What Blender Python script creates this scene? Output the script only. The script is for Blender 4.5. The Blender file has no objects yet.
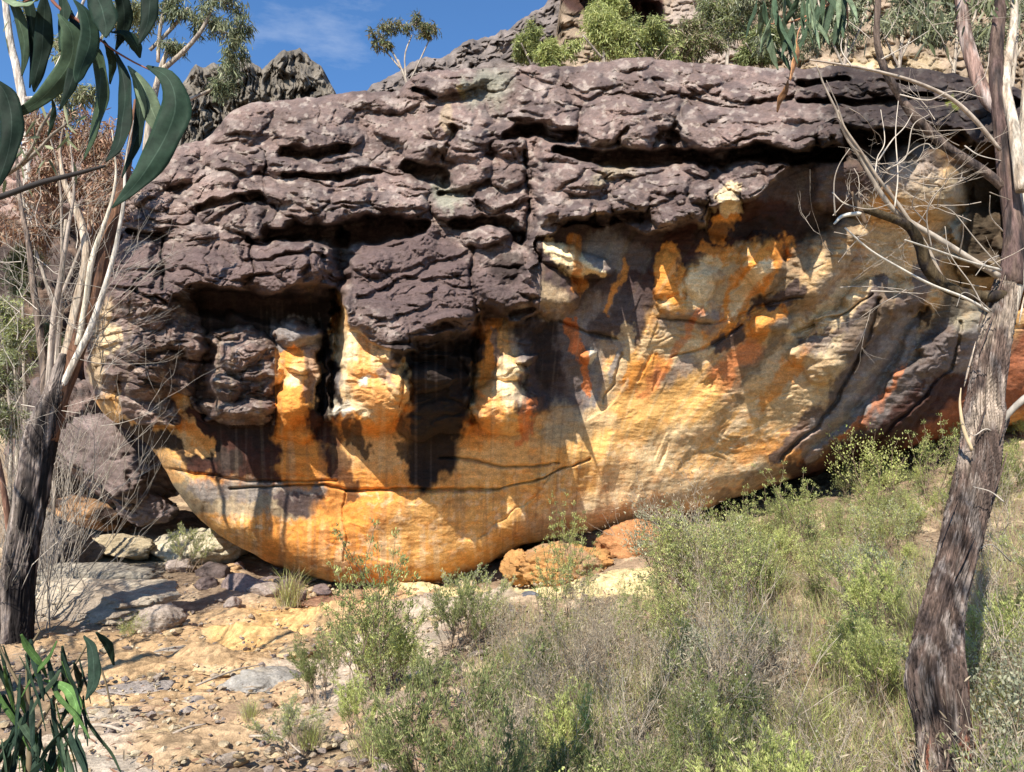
import bpy, math, random
import numpy as np
from mathutils import Vector

# ------------------------------------------------------------------ camera, sky, sun
scene = bpy.context.scene
COL = scene.collection
F = 768.0
PITCH = math.radians(7.0)
CAM = np.array([0.0, 0.0, 1.6])
cd = bpy.data.cameras.new('camera'); cam = bpy.data.objects.new('camera', cd); COL.objects.link(cam)
cam.location = CAM; cam.rotation_euler = (math.radians(90) + PITCH, 0, 0)
cd.sensor_width = 36; cd.lens = 36 * F / 1024; cd.clip_start = 0.05; cd.clip_end = 2000
scene.camera = cam

SUN_EL, SUN_AZ = math.radians(42), math.radians(24)      # azimuth: degrees to the left of straight behind the camera
S = Vector((-math.sin(SUN_AZ) * math.cos(SUN_EL), -math.cos(SUN_AZ) * math.cos(SUN_EL), math.sin(SUN_EL)))
w = bpy.data.worlds.new('World'); scene.world = w; w.use_nodes = True
nt = w.node_tree; nt.nodes.clear()
sky = nt.nodes.new('ShaderNodeTexSky'); sky.sky_type = 'NISHITA'; sky.sun_disc = False
sky.sun_elevation = SUN_EL; sky.sun_rotation = math.atan2(S.x, S.y)
sky.altitude = 600; sky.air_density = 1.0; sky.dust_density = 0.3; sky.ozone_density = 2.5
tc = nt.nodes.new('ShaderNodeTexCoord'); mp = nt.nodes.new('ShaderNodeMapping'); mp.inputs['Scale'].default_value = (1, 1.2, 3.5)
mp.inputs['Location'].default_value = (0.3, 0.1, 0.2)
nz = nt.nodes.new('ShaderNodeTexNoise'); nz.inputs['Scale'].default_value = 2.6; nz.inputs['Detail'].default_value = 8; nz.inputs['Roughness'].default_value = 0.62
cr = nt.nodes.new('ShaderNodeValToRGB'); cr.color_ramp.elements[0].position = 0.55; cr.color_ramp.elements[1].position = 0.85
cr.color_ramp.elements[1].color = (0.55, 0.55, 0.55, 1)
mx = nt.nodes.new('ShaderNodeMix'); mx.data_type = 'RGBA'; mx.inputs[7].default_value = (7.0, 7.4, 8.0, 1)
bg = nt.nodes.new('ShaderNodeBackground'); bg.inputs[1].default_value = 0.08
ow = nt.nodes.new('ShaderNodeOutputWorld')
tn = nt.nodes.new('ShaderNodeVectorMath'); tn.operation = 'MULTIPLY'; tn.inputs[1].default_value = (0.80, 1.18, 1.48)
L = nt.links.new
L(tc.outputs['Generated'], mp.inputs[0]); L(mp.outputs[0], nz.inputs['Vector']); L(nz.outputs['Fac'], cr.inputs[0])
L(cr.outputs[0], mx.inputs[0]); L(sky.outputs[0], tn.inputs[0]); L(tn.outputs[0], mx.inputs[6]); L(mx.outputs[2], bg.inputs[0]); L(bg.outputs[0], ow.inputs[0])
sd = bpy.data.lights.new('sun', 'SUN'); sun = bpy.data.objects.new('sun', sd); COL.objects.link(sun)
sd.energy = 5.0; sd.angle = math.radians(0.53); sd.color = (1.0, 0.94, 0.84)
sun.rotation_euler = S.to_track_quat('Z', 'Y').to_euler(); sun.location = (-10, -10, 20)
vs = scene.view_settings; vs.view_transform = 'Standard'; vs.look = 'None'; vs.gamma = 1; vs.use_curve_mapping = False; vs.exposure = 0.82
scene.render.engine = 'CYCLES'
cy = scene.cycles; cy.use_denoising = True; cy.max_bounces = 5; cy.diffuse_bounces = 4; cy.glossy_bounces = 2; cy.transmission_bounces = 3; cy.transparent_max_bounces = 6
cy.caustics_reflective = False; cy.caustics_refractive = False; cy.sample_clamp_indirect = 6

# ------------------------------------------------------------------ helpers
rng = np.random.default_rng(7)
R_ = random.Random(11)
_perm = rng.permutation(256); _perm = np.concatenate([_perm, _perm, _perm])
_g2 = np.stack([np.cos(np.arange(256) / 256 * 2 * np.pi), np.sin(np.arange(256) / 256 * 2 * np.pi)], 1)
_g3 = rng.normal(size=(256, 3)); _g3 /= np.linalg.norm(_g3, axis=1)[:, None]
def fade(t): return t * t * t * (t * (t * 6 - 15) + 10)
def n2(x, y, s=0):
    x = np.asarray(x, float) + s * 17.31; y = np.asarray(y, float) + s * 9.73
    xi = np.floor(x).astype(int); yi = np.floor(y).astype(int); xf = x - xi; yf = y - yi; u, v = fade(xf), fade(yf)
    def g(a, b):
        h = _perm[_perm[(xi + a) & 255] + ((yi + b) & 255)]
        return _g2[h, 0] * (xf - a) + _g2[h, 1] * (yf - b)
    return 1.5 * ((g(0, 0) * (1 - u) + g(1, 0) * u) * (1 - v) + (g(0, 1) * (1 - u) + g(1, 1) * u) * v)
def n3(p, s=0):
    p = p + np.array([s * 7.7, s * 3.1, s * 5.3]); i = np.floor(p).astype(int); f = p - i; u = fade(f); i &= 255; r = 0
    for a in (0, 1):
        for b in (0, 1):
            for c in (0, 1):
                h = _perm[_perm[_perm[(i[:, 0] + a) & 255] + ((i[:, 1] + b) & 255)] + ((i[:, 2] + c) & 255)]
                d = (_g3[h] * (f - np.array([a, b, c]))).sum(1)
                r = r + d * (u[:, 0] if a else 1 - u[:, 0]) * (u[:, 1] if b else 1 - u[:, 1]) * (u[:, 2] if c else 1 - u[:, 2])
    return 1.5 * r
def fbm2(x, y, o=4, s=0, g=0.5):
    r = 0; a = 1
    for k in range(o): r = r + a * n2(x * 2**k, y * 2**k, s + k); a *= g
    return r
def fbm3(p, o=4, s=0, g=0.5):
    r = 0; a = 1
    for k in range(o): r = r + a * n3(p * 2**k, s + k); a *= g
    return r
def ss(a, b, x):
    t = np.clip((x - a) / (b - a), 0, 1); return t * t * (3 - 2 * t)
def worley(x, y, s=0):
    xi = np.floor(x).astype(int); yi = np.floor(y).astype(int)
    f1 = np.full(x.shape, 9.0); f2 = f1.copy(); idv = np.zeros(x.shape)
    for a in (-1, 0, 1):
        for b in (-1, 0, 1):
            h = _perm[_perm[(xi + a + s * 13) & 255] + ((yi + b) & 255)]
            d = np.hypot(xi + a + 0.15 + 0.7 * h / 255 - x, yi + b + 0.15 + 0.7 * _perm[h + 7] / 255 - y)
            n = d < f1; f2 = np.where(n, f1, np.minimum(f2, d)); f1 = np.where(n, d, f1); idv = np.where(n, _perm[h + 31] / 255, idv)
    return f1, f2, idv
def W(px, py, Y):
    px = np.asarray(px, float); py = np.asarray(py, float)
    a = (px - 512) / F; v = (386 - py) / F
    dy = math.cos(PITCH) - v * math.sin(PITCH); dz = math.sin(PITCH) + v * math.cos(PITCH)
    t = Y / dy
    return np.stack([CAM[0] + a * t, CAM[1] + np.broadcast_to(Y, t.shape) * 1.0, CAM[2] + dz * t], -1)

def mesh_obj(name, V, faces, mat, parent=None, origin=None, col=None, smooth=True, alpha=None):
    """faces: list of int arrays (n,k)"""
    V = np.asarray(V, float)
    if origin is not None: V = V - np.asarray(origin)
    me = bpy.data.meshes.new(name)
    if not isinstance(faces, (list, tuple)): faces = [faces]
    faces = [np.asarray(f, dtype=np.int32) for f in faces if len(f)]
    li = np.concatenate([f.ravel() for f in faces]); cnt = np.concatenate([np.full(len(f), f.shape[1], np.int32) for f in faces])
    st = np.concatenate([[0], np.cumsum(cnt)[:-1]]).astype(np.int32)
    me.vertices.add(len(V)); me.vertices.foreach_set('co', V.astype(np.float32).ravel())
    me.loops.add(len(li)); me.loops.foreach_set('vertex_index', li)
    me.polygons.add(len(st)); me.polygons.foreach_set('loop_start', st)
    me.polygons.foreach_set('use_smooth', np.full(len(st), smooth))
    if col is not None:
        ca = me.color_attributes.new('Col', 'FLOAT_COLOR', 'POINT')
        c4 = np.ones((len(V), 4), np.float32); c4[:, :3] = col; c4[:, 3] = 1 if alpha is None else alpha; ca.data.foreach_set('color', c4.ravel())
    me.update(); me.validate()
    me.materials.append(mat)
    o = bpy.data.objects.new(name, me); COL.objects.link(o)
    if parent is not None: o.parent = parent
    elif origin is not None: o.location = origin
    return o
def tag(o, label=None, cat=None, group=None, kind=None):
    if label: o['label'] = label
    if cat: o['category'] = cat
    if group: o['group'] = group
    if kind: o['kind'] = kind
    return o
def empty(name, loc, rz=0.0):
    o = bpy.data.objects.new(name, None); COL.objects.link(o); o.location = loc; o.rotation_euler = (0, 0, rz); o.empty_display_size = 0.2
    return o
def copy_tree(o, parent=None):
    c = o.copy(); COL.objects.link(c)
    if parent is not None: c.parent = parent
    for ch in list(o.children): copy_tree(ch, c)
    return c
def grid_faces(nr, nc, wrap=False):
    r, c = np.meshgrid(np.arange(nr - 1), np.arange(nc if wrap else nc - 1), indexing='ij'); r = r.ravel(); c = c.ravel(); c2 = (c + 1) % nc
    return np.stack([r * nc + c, r * nc + c2, (r + 1) * nc + c2, (r + 1) * nc + c], 1)
def interp(x, pts):
    p = np.array(pts, float); return np.interp(x, p[:, 0], p[:, 1])
def interps(x, pts):                                    # smoothed piecewise interpolation
    return (interp(x - 9, pts) + 2 * interp(x, pts) + interp(x + 9, pts)) / 4

class MB:                                               # collects tubes and leaves, builds ONE mesh
    def __init__(s): s.V = []; s.F4 = []; s.F3 = []; s.C = []; s.n = 0
    def add(s, V, F4=None, F3=None, C=None):
        V = np.asarray(V, float).reshape(-1, 3); s.V.append(V)
        if F4 is not None and len(F4): s.F4.append(np.asarray(F4) + s.n)
        if F3 is not None and len(F3): s.F3.append(np.asarray(F3) + s.n)
        s.C.append(np.broadcast_to(np.asarray(C if C is not None else (1, 1, 1), float), (len(V), 3))); s.n += len(V)
    def tube(s, P, R, sides=6, C=None, disp=None, cap=True):
        P = np.asarray(P, float); R = np.broadcast_to(np.asarray(R, float), (len(P),)); n = len(P)
        T = np.gradient(P, axis=0); T /= np.linalg.norm(T, axis=1)[:, None] + 1e-9
        ref = np.array([0.3, 1, 0.1]) if abs(T[0] @ np.array([0.3, 1, 0.1])) < 0.9 else np.array([1.0, 0, 0])
        A = np.zeros_like(P); a = ref - (ref @ T[0]) * T[0]; a /= np.linalg.norm(a)
        for i in range(n):
            a = a - (a @ T[i]) * T[i]; a /= np.linalg.norm(a) + 1e-9; A[i] = a
        B = np.cross(T, A); th = np.linspace(0, 2 * np.pi, sides, endpoint=False)
        rr = R[:, None] * np.ones(sides)
        if disp is not None: rr = rr * disp(np.linspace(0, 1, n)[:, None], th[None, :])
        V = P[:, None, :] + rr[:, :, None] * (np.cos(th)[None, :, None] * A[:, None, :] + np.sin(th)[None, :, None] * B[:, None, :])
        V = V.reshape(-1, 3); f = grid_faces(n, sides, True); f3 = []
        if cap:
            V = np.vstack([V, P[-1] + T[-1] * R[-1] * 0.6, P[0] - T[0] * R[0] * 0.3]); k = n * sides
            f3 = [((n - 1) * sides + j, (n - 1) * sides + (j + 1) % sides, k) for j in range(sides)] + [((j + 1) % sides, j, k + 1) for j in range(sides)]
        s.add(V, f, f3, C)
    def leaves(s, P, D, Wd, ln, wd, C, fold=0.25, bend=0.0):
        """batch of leaf blades: base P, direction D, side Wd; six verts, two quads folded on the midrib"""
        n = len(P); ln = np.broadcast_to(ln, (n,))[:, None]; wd = np.broadcast_to(wd, (n,))[:, None]
        D = D / (np.linalg.norm(D, axis=1)[:, None] + 1e-9); Sd = np.cross(D, Wd); Sd /= np.linalg.norm(Sd, axis=1)[:, None] + 1e-9
        N = np.cross(Sd, D); dr = np.array([0, 0, -1.0]) * bend * ln
        b = P; t = P + D * ln + dr
        l1 = P + D * ln * 0.3 + Sd * wd * 0.5 + N * wd * fold + dr * 0.1; l2 = P + D * ln * 0.7 + Sd * wd * 0.38 + N * wd * fold + dr * 0.5
        r1 = P + D * ln * 0.3 - Sd * wd * 0.5 + N * wd * fold + dr * 0.1; r2 = P + D * ln * 0.7 - Sd * wd * 0.38 + N * wd * fold + dr * 0.5
        V = np.stack([b, l1, l2, t, r2, r1], 1).reshape(-1, 3); k = np.arange(n)[:, None] * 6
        C = np.broadcast_to(C, (n, 3)); Cv = np.repeat(C, 6, axis=0)
        s.add(V, np.vstack([k + np.array([0, 1, 2, 3]), k + np.array([0, 3, 4, 5])]), None, Cv)
    def blades(s, P, D, ln, wd, C, droop=0.3):
        """batch of grass blades: base P, direction D (n,3)"""
        n = len(P); ln = np.broadcast_to(ln, (n,))[:, None]; wd = np.broadcast_to(wd, (n,))[:, None]
        D = D / np.linalg.norm(D, axis=1)[:, None]; a = rng.uniform(0, 2 * np.pi, n); Sd = np.stack([np.cos(a), np.sin(a), 0 * a], 1)
        H = D * np.array([1, 1, 0.0]); V = np.stack([P - Sd * wd / 2, P + Sd * wd / 2, P + D * ln * 0.55 + Sd * wd * 0.35, P + D * ln * 0.55 - Sd * wd * 0.35,
                      P + D * ln + H * ln * droop - np.array([0, 0, 1]) * ln * droop * 0.6], 1).reshape(-1, 3)
        k = np.arange(n)[:, None] * 5
        s.add(V, k + np.array([0, 1, 2, 3]), k + np.array([3, 2, 4]), np.repeat(np.broadcast_to(C, (n, 3)), 5, axis=0))
    def build(s, name, mat, parent=None, origin=None, smooth=True):
        return mesh_obj(name, np.concatenate(s.V), ([np.concatenate(s.F4)] if s.F4 else []) + ([np.concatenate(s.F3)] if s.F3 else []), mat, parent, origin, np.concatenate(s.C), smooth)

# ------------------------------------------------------------------ materials
def material(name, rough=0.85, spec=0.25, layers=(), bump=(), trans=0.0, sat=1.0):
    """vertex colour times procedural noise layers [(scale, stretch, lo, hi)], bump [(scale, stretch, strength, distance)]"""
    m = bpy.data.materials.new(name); m.use_nodes = True; t = m.node_tree; b = t.nodes['Principled BSDF']; L = t.links.new
    b.inputs['Roughness'].default_value = rough; b.inputs['Specular IOR Level'].default_value = spec
    at = t.nodes.new('ShaderNodeAttribute'); at.attribute_name = 'Col'; cur = at.outputs['Color']
    co = t.nodes.new('ShaderNodeTexCoord')
    def noise(sc, st, det=8, ro=0.6):
        mp = t.nodes.new('ShaderNodeMapping'); mp.inputs['Scale'].default_value = st; L(co.outputs['Object'], mp.inputs[0])
        n = t.nodes.new('ShaderNodeTexNoise'); n.inputs['Scale'].default_value = sc; n.inputs['Detail'].default_value = det; n.inputs['Roughness'].default_value = ro
        L(mp.outputs[0], n.inputs['Vector']); return n
    for (sc, st, lo, hi) in layers:
        n = noise(sc, st); r = t.nodes.new('ShaderNodeMapRange'); r.inputs['From Min'].default_value = 0.3; r.inputs['From Max'].default_value = 0.7
        r.inputs['To Min'].default_value = lo; r.inputs['To Max'].default_value = hi; L(n.outputs['Fac'], r.inputs[0])
        mm = t.nodes.new('ShaderNodeVectorMath'); mm.operation = 'MULTIPLY'; L(cur, mm.inputs[0])
        cx = t.nodes.new('ShaderNodeCombineXYZ'); [L(r.outputs[0], cx.inputs[k]) for k in range(3)]
        L(cx.outputs[0], mm.inputs[1]); cur = mm.outputs[0]
    L(cur, b.inputs['Base Color']); prev = None
    for (sc, st, stg, dist) in bump:
        n = noise(sc, st, 10, 0.65); bp = t.nodes.new('ShaderNodeBump'); bp.inputs['Strength'].default_value = stg; bp.inputs['Distance'].default_value = dist
        if name == 'sandstone':
            ml = t.nodes.new('ShaderNodeMath'); ml.operation = 'MULTIPLY'; ml.inputs[1].default_value = stg; L(at.outputs['Alpha'], ml.inputs[0]); L(ml.outputs[0], bp.inputs['Strength'])
        L(n.outputs['Fac'], bp.inputs['Height'])
        if prev: L(prev, bp.inputs['Normal'])
        prev = bp.outputs[0]
    if prev: L(prev, b.inputs['Normal'])
    if trans > 0:
        tr = t.nodes.new('ShaderNodeBsdfTranslucent'); L(cur, tr.inputs[0]); ms = t.nodes.new('ShaderNodeMixShader'); ms.inputs[0].default_value = trans
        L(b.outputs[0], ms.inputs[1]); L(tr.outputs[0], ms.inputs[2]); L(ms.outputs[0], t.nodes['Material Output'].inputs[0])
    return m
M_ROCK = material('sandstone', 0.88, 0.2, [(2.2, (1, 1, 2.5), 0.82, 1.16), (12, (1, 1, 1.8), 0.74, 1.24), (60, (1, 1, 1), 0.72, 1.26)],
                  [(9, (1, 1, 2.5), 0.6, 0.06), (45, (1, 1, 1.5), 0.7, 0.016)])
M_GRND = material('sandy_ground', 0.95, 0.1, [(3, (1, 1, 1), 0.85, 1.15), (25, (1, 1, 1), 0.7, 1.3), (110, (1, 1, 1), 0.7, 1.3)],
                  [(18, (1, 1, 1), 0.6, 0.03), (90, (1, 1, 1), 0.6, 0.01)])
M_BARK = material('bark', 0.92, 0.1, [(5, (1, 1, 0.4), 0.75, 1.25), (34, (1, 1, 0.07), 0.35, 1.45), (90, (1, 1, 0.1), 0.6, 1.35)], [(34, (1, 1, 0.07), 1.0, 0.02), (110, (1, 1, 0.15), 0.7, 0.006)])
M_TWIG = material('dead_wood', 0.85, 0.2, [(30, (1, 1, 0.4), 0.7, 1.25)], [(120, (1, 1, 0.4), 0.3, 0.002)])
M_LEAF = material('gum_leaf', 0.5, 0.4, [(14, (1, 1, 1), 0.8, 1.2)], (), 0.3)
M_BIGLEAF = material('large_gum_leaf', 0.65, 0.12, [(30, (1, 1, 1), 0.6, 1.4), (170, (1, 1, 1), 0.8, 1.2)], [(200, (1, 1, 1), 0.2, 0.001)], 0.3)
M_HEATH = material('heath_leaf', 0.55, 0.3, [(8, (1, 1, 1), 0.95, 1.5)], (), 0.45)

# palette (linear albedo)
def C(*a): return np.array(a, float)
GREY = C(.225, .156, .132); GREYL = C(.37, .30, .255); GREYD = C(.12, .09, .08); BLACK = C(.022, .014, .011); MAROON = C(.05, .020, .014)
ORANGE = C(.68, .27, .055); OCHRE = C(.66, .38, .15); GOLD = C(.66, .365, .12); CREAM = C(.76, .58, .34); TAN = C(.50, .37, .22); BLUEG = C(.23, .20, .185)
OLIVE = C(.25, .21, .14); RUST = C(.24, .075, .035); REDO = C(.60, .19, .06); PURP = C(.075, .05, .046); DKPU = C(.092, .062, .056); WHITE = C(.70, .62, .48)

# ------------------------------------------------------------------ ground
gp = np.array([(-3, 2, -.1), (-3, 5, 0), (-2, 7, .02), (-4, 9, .1), (-2.5, 9.2, .1), (-1.8, 10.8, .14), (-5, 9.5, .2), (-6, 12.5, .6), (-5, 12.5, .5), (-7, 14, 1),
 (-10, 8, .4), (-10, 14, 1.2), (0, 3, .05), (0, 4, .12), (0, 7, .25), (1, 9.5, .42), (1, 8.5, .42), (.3, 10.6, .3), (1.8, 10.5, .75), (3.5, 11, 1.04), (2.9, 7.5, .47),
 (3.3, 6.5, .62), (5.4, 8.5, .96), (6.3, 11, 1.6), (4, 3, .6), (6, 5, 1), (1.2, 5, .24), (10, 8, 1.9), (10, 13, 3), (0, 13, .5), (4, 14, 1.4), (7, 14, 2.2),
 (-12, 3, .3), (12, 3, 1.6), (0, .5, -.02), (0, 16, 1.2), (-10, 18, 2.5), (10, 18, 3.6), (1.7, 2.95, .18), (2.6, 2, .3), (1, 2, .12), (2.2, 4, .26), (3, 5, .46), (2, 5, .3), (2, 6.5, .38), (4.5, 6.5, .8), (5, 3, .85), (0, -4, -.1), (-12, -4, .2), (12, -4, 1.4)], float)
def _phi(r): return np.where(r > 1e-6, r * r * np.log(r + 1e-9), 0)
_K = _phi(np.linalg.norm(gp[:, None, :2] - gp[None, :, :2], axis=2)) + np.eye(len(gp)) * 0.3
_A = np.block([[_K, np.c_[np.ones(len(gp)), gp[:, :2]]], [np.c_[np.ones(len(gp)), gp[:, :2]].T, np.zeros((3, 3))]])
_w = np.linalg.solve(_A, np.concatenate([gp[:, 2], np.zeros(3)]))
def gz(x, y):
    x = np.asarray(x, float); y = np.asarray(y, float); xc = np.clip(x, -13, 13); yc = np.clip(y, -4, 18)
    r = _w[-3] + _w[-2] * xc + _w[-1] * yc
    for i, g in enumerate(gp): r = r + _w[i] * _phi(np.hypot(xc - g[0], yc - g[1]))
    h = np.clip(y - 14, 0, 60); r = r + 0.5 * h * ss(0, 4, h) * np.where(h < 26, 1, 26 / np.maximum(h, 1))
    return r + 0.05 * n2(x * .8, y * .8, 3)
def hit(px, py):
    Ys = np.arange(1.2, 22, 0.02); P = W(np.full(Ys.shape, float(px)), np.full(Ys.shape, float(py)), Ys); d = P[:, 2] - gz(P[:, 0], P[:, 1])
    k = np.argmax(d < 0) if (d < 0).any() else len(Ys) - 1
    p = P[k].copy(); p[2] = gz(p[0], p[1]); return p

def seg_dist(x, y, pts):
    """distance to a polyline, divided by the radius there: pts (x, y, r)"""
    best = np.full(x.shape, 1e9)
    pts = [tuple(p) for p in pts]
    if len(pts) == 1: a = pts[0]; return np.hypot(x - a[0], y - a[1]) / a[2]
    for a, b in zip(pts[:-1], pts[1:]):
        dx, dy = b[0] - a[0], b[1] - a[1]; t = np.clip(((x - a[0]) * dx + (y - a[1]) * dy) / (dx * dx + dy * dy + 1e-9), 0, 1)
        best = np.minimum(best, np.hypot(x - a[0] - t * dx, y - a[1] - t * dy) / (a[2] + t * (b[2] - a[2])))
    return best
def paint(col, x, y, pts, c, soft=0.35, op=1.0):
    soft = soft * .5
    m = max(p[2] for p in pts) * 1.6; xs = [p[0] for p in pts]; ys = [p[1] for p in pts]
    k = np.nonzero((x > min(xs) - m) & (x < max(xs) + m) & (y > min(ys) - m) & (y < max(ys) + m))[0]
    if not len(k): return
    d = seg_dist(x[k], y[k], pts); a = (op * (1 - ss(1 - soft, 1 + soft, d)))[:, None]
    col[k] = col[k] * (1 - a) + c * a

def G(px, py): p = hit(px, py); return p[0], p[1]
def build_ground():
    xs = np.concatenate([[-400, -150, -70, -40, -25, -18, -14, -11], np.linspace(-9.5, 9.5, 760), [11, 14, 18, 25, 40, 70, 150, 400]])
    ys = np.concatenate([[-400, -100, -40, -15, -6, -2, 0, 1.2], np.geomspace(2.2, 16, 520), [16.5, 17.5, 19, 21, 24, 28, 33, 40, 55, 80, 150, 500]])
    X, Y = np.meshgrid(xs, ys); x = X.ravel(); y = Y.ravel(); Z = gz(x, y)
    wx = x + 0.25 * fbm2(x * 1.3, y * 1.3, 3, 5); wy = y + 0.25 * fbm2(x * 1.3, y * 1.3, 3, 9)
    # colour: litter, sand, path, yellow shelf
    c = np.tile(C(.21, .15, .10), (len(x), 1)); n = fbm2(x * 1.5, y * 1.5, 4, 2)[:, None]
    c = c * (1.15 + 0.4 * n) + C(.22, .17, .11) * ss(.1, .6, fbm2(x * 2.2, y * 2.2, 4, 11))[:, None]
    def pth(lst): return [(*G(a, b), r) for a, b, r in lst]
    SAND = C(.52, .34, .18); PALE = C(.50, .40, .30)
    paint(c, wx, wy, pth([(150, 690, .7), (240, 650, .9), (300, 612, 1.0), (380, 598, .7)]), SAND, .6)
    paint(c, wx, wy, pth([(120, 740, .6), (300, 700, .7), (380, 640, .6), (480, 600, .5)]), PALE, .8, .8)
    paint(c, wx, wy, pth([(60, 640, .5), (140, 640, .6), (230, 700, .5), (200, 740, .4)]), SAND * .85, .9, .8)
    paint(c, wx, wy, pth([(230, 635, .35), (330, 607, .5)]), C(.60, .36, .14), .8, .8)
    paint(c, wx, wy, pth([(430, 592, .35), (500, 590, .4), (560, 590, .5), (640, 585, .6), (700, 572, .4)]), C(.68, .54, .28), .5)
    paint(c, wx, wy, pth([(130, 560, .8), (210, 545, .8)]), C(.40, .34, .24), .7)
    path = np.clip(1 - seg_dist(wx, wy, pth([(120, 760, 1.2), (200, 670, 1.3), (330, 605, 1.3), (600, 588, .8)])) * .7, 0, 1)
    # rock slabs showing through the path: terraced noise
    q = fbm2(x * .8 + 3, y * 1.5, 3, 21) + 0.10 * fbm2(x * 4, y * 7, 3, 22); tq = q * 7; ter = (np.floor(tq) + ss(.8, .97, tq - np.floor(tq))) / 5
    fine = ((y > 2) & (y < 16.5) & (np.abs(x) < 9.6)).astype(float)
    Z = Z + fine * (0.11 * ter * (0.35 + path) + 0.010 * fbm2(x * 14, y * 14, 3, 31) + 0.012 * fbm2(x * 3, y * 3, 3, 33))
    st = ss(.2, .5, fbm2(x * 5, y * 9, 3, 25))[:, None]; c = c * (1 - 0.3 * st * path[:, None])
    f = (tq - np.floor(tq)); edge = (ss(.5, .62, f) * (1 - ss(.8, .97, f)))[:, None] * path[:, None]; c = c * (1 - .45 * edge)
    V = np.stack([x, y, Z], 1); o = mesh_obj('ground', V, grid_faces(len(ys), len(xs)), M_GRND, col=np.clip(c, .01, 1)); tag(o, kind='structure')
build_ground()

# ------------------------------------------------------------------ the great boulder
T_ = [(60, 262), (92, 245), (105, 215), (125, 190), (150, 162), (180, 145), (212, 140), (224, 114), (260, 101), (300, 98), (345, 93), (400, 91), (413, 74), (440, 69), (520, 67), (560, 67),
      (600, 61), (640, 58), (700, 62), (760, 67), (800, 68), (850, 66), (900, 68), (950, 72), (1000, 85), (1100, 110)]
B_ = [(60, 375), (92, 400), (103, 415), (130, 432), (158, 452), (172, 486), (200, 520), (240, 549), (290, 571), (340, 583), (400, 591), (440, 587), (480, 568), (520, 545), (600, 532), (640, 526), (680, 517), (710, 508), (760, 488), (850, 462), (900, 448), (960, 436), (1100, 410)]
BR = [(60, 290), (110, 283), (150, 297), (168, 302), (200, 281), (230, 289), (262, 298), (300, 284), (334, 292), (344, 306), (354, 326), (380, 342), (410, 352), (440, 350), (466, 334), (476, 312), (490, 308), (515, 322), (532, 314), (542, 240), (560, 226), (610, 214), (650, 228), (708, 222), (716, 205), (760, 196), (790, 158), (870, 142), (940, 138), (1100, 150)]
YT = [(60, 12.2), (92, 11.4), (200, 11.2), (400, 11.6), (560, 11.4), (700, 11.0), (850, 10.4), (950, 10.6), (1100, 12)]
YB = [(60, 11), (92, 10.0), (140, 9.5), (250, 9.3), (400, 9.0), (560, 8.9), (700, 8.7), (850, 8.5), (950, 8.9), (1100, 10.5)]
YO = [(60, 11.5), (92, 10.5), (160, 10.4), (250, 10.2), (400, 10.3), (520, 10.5), (640, 10.7), (760, 10.9), (900, 11.2), (1000, 11.6), (1100, 12)]
ST = [(60, .2), (150, .35), (220, .55), (330, .55), (345, .35), (470, .45), (540, .3), (700, .3), (760, .35), (870, .25), (1100, .4)]
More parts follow.
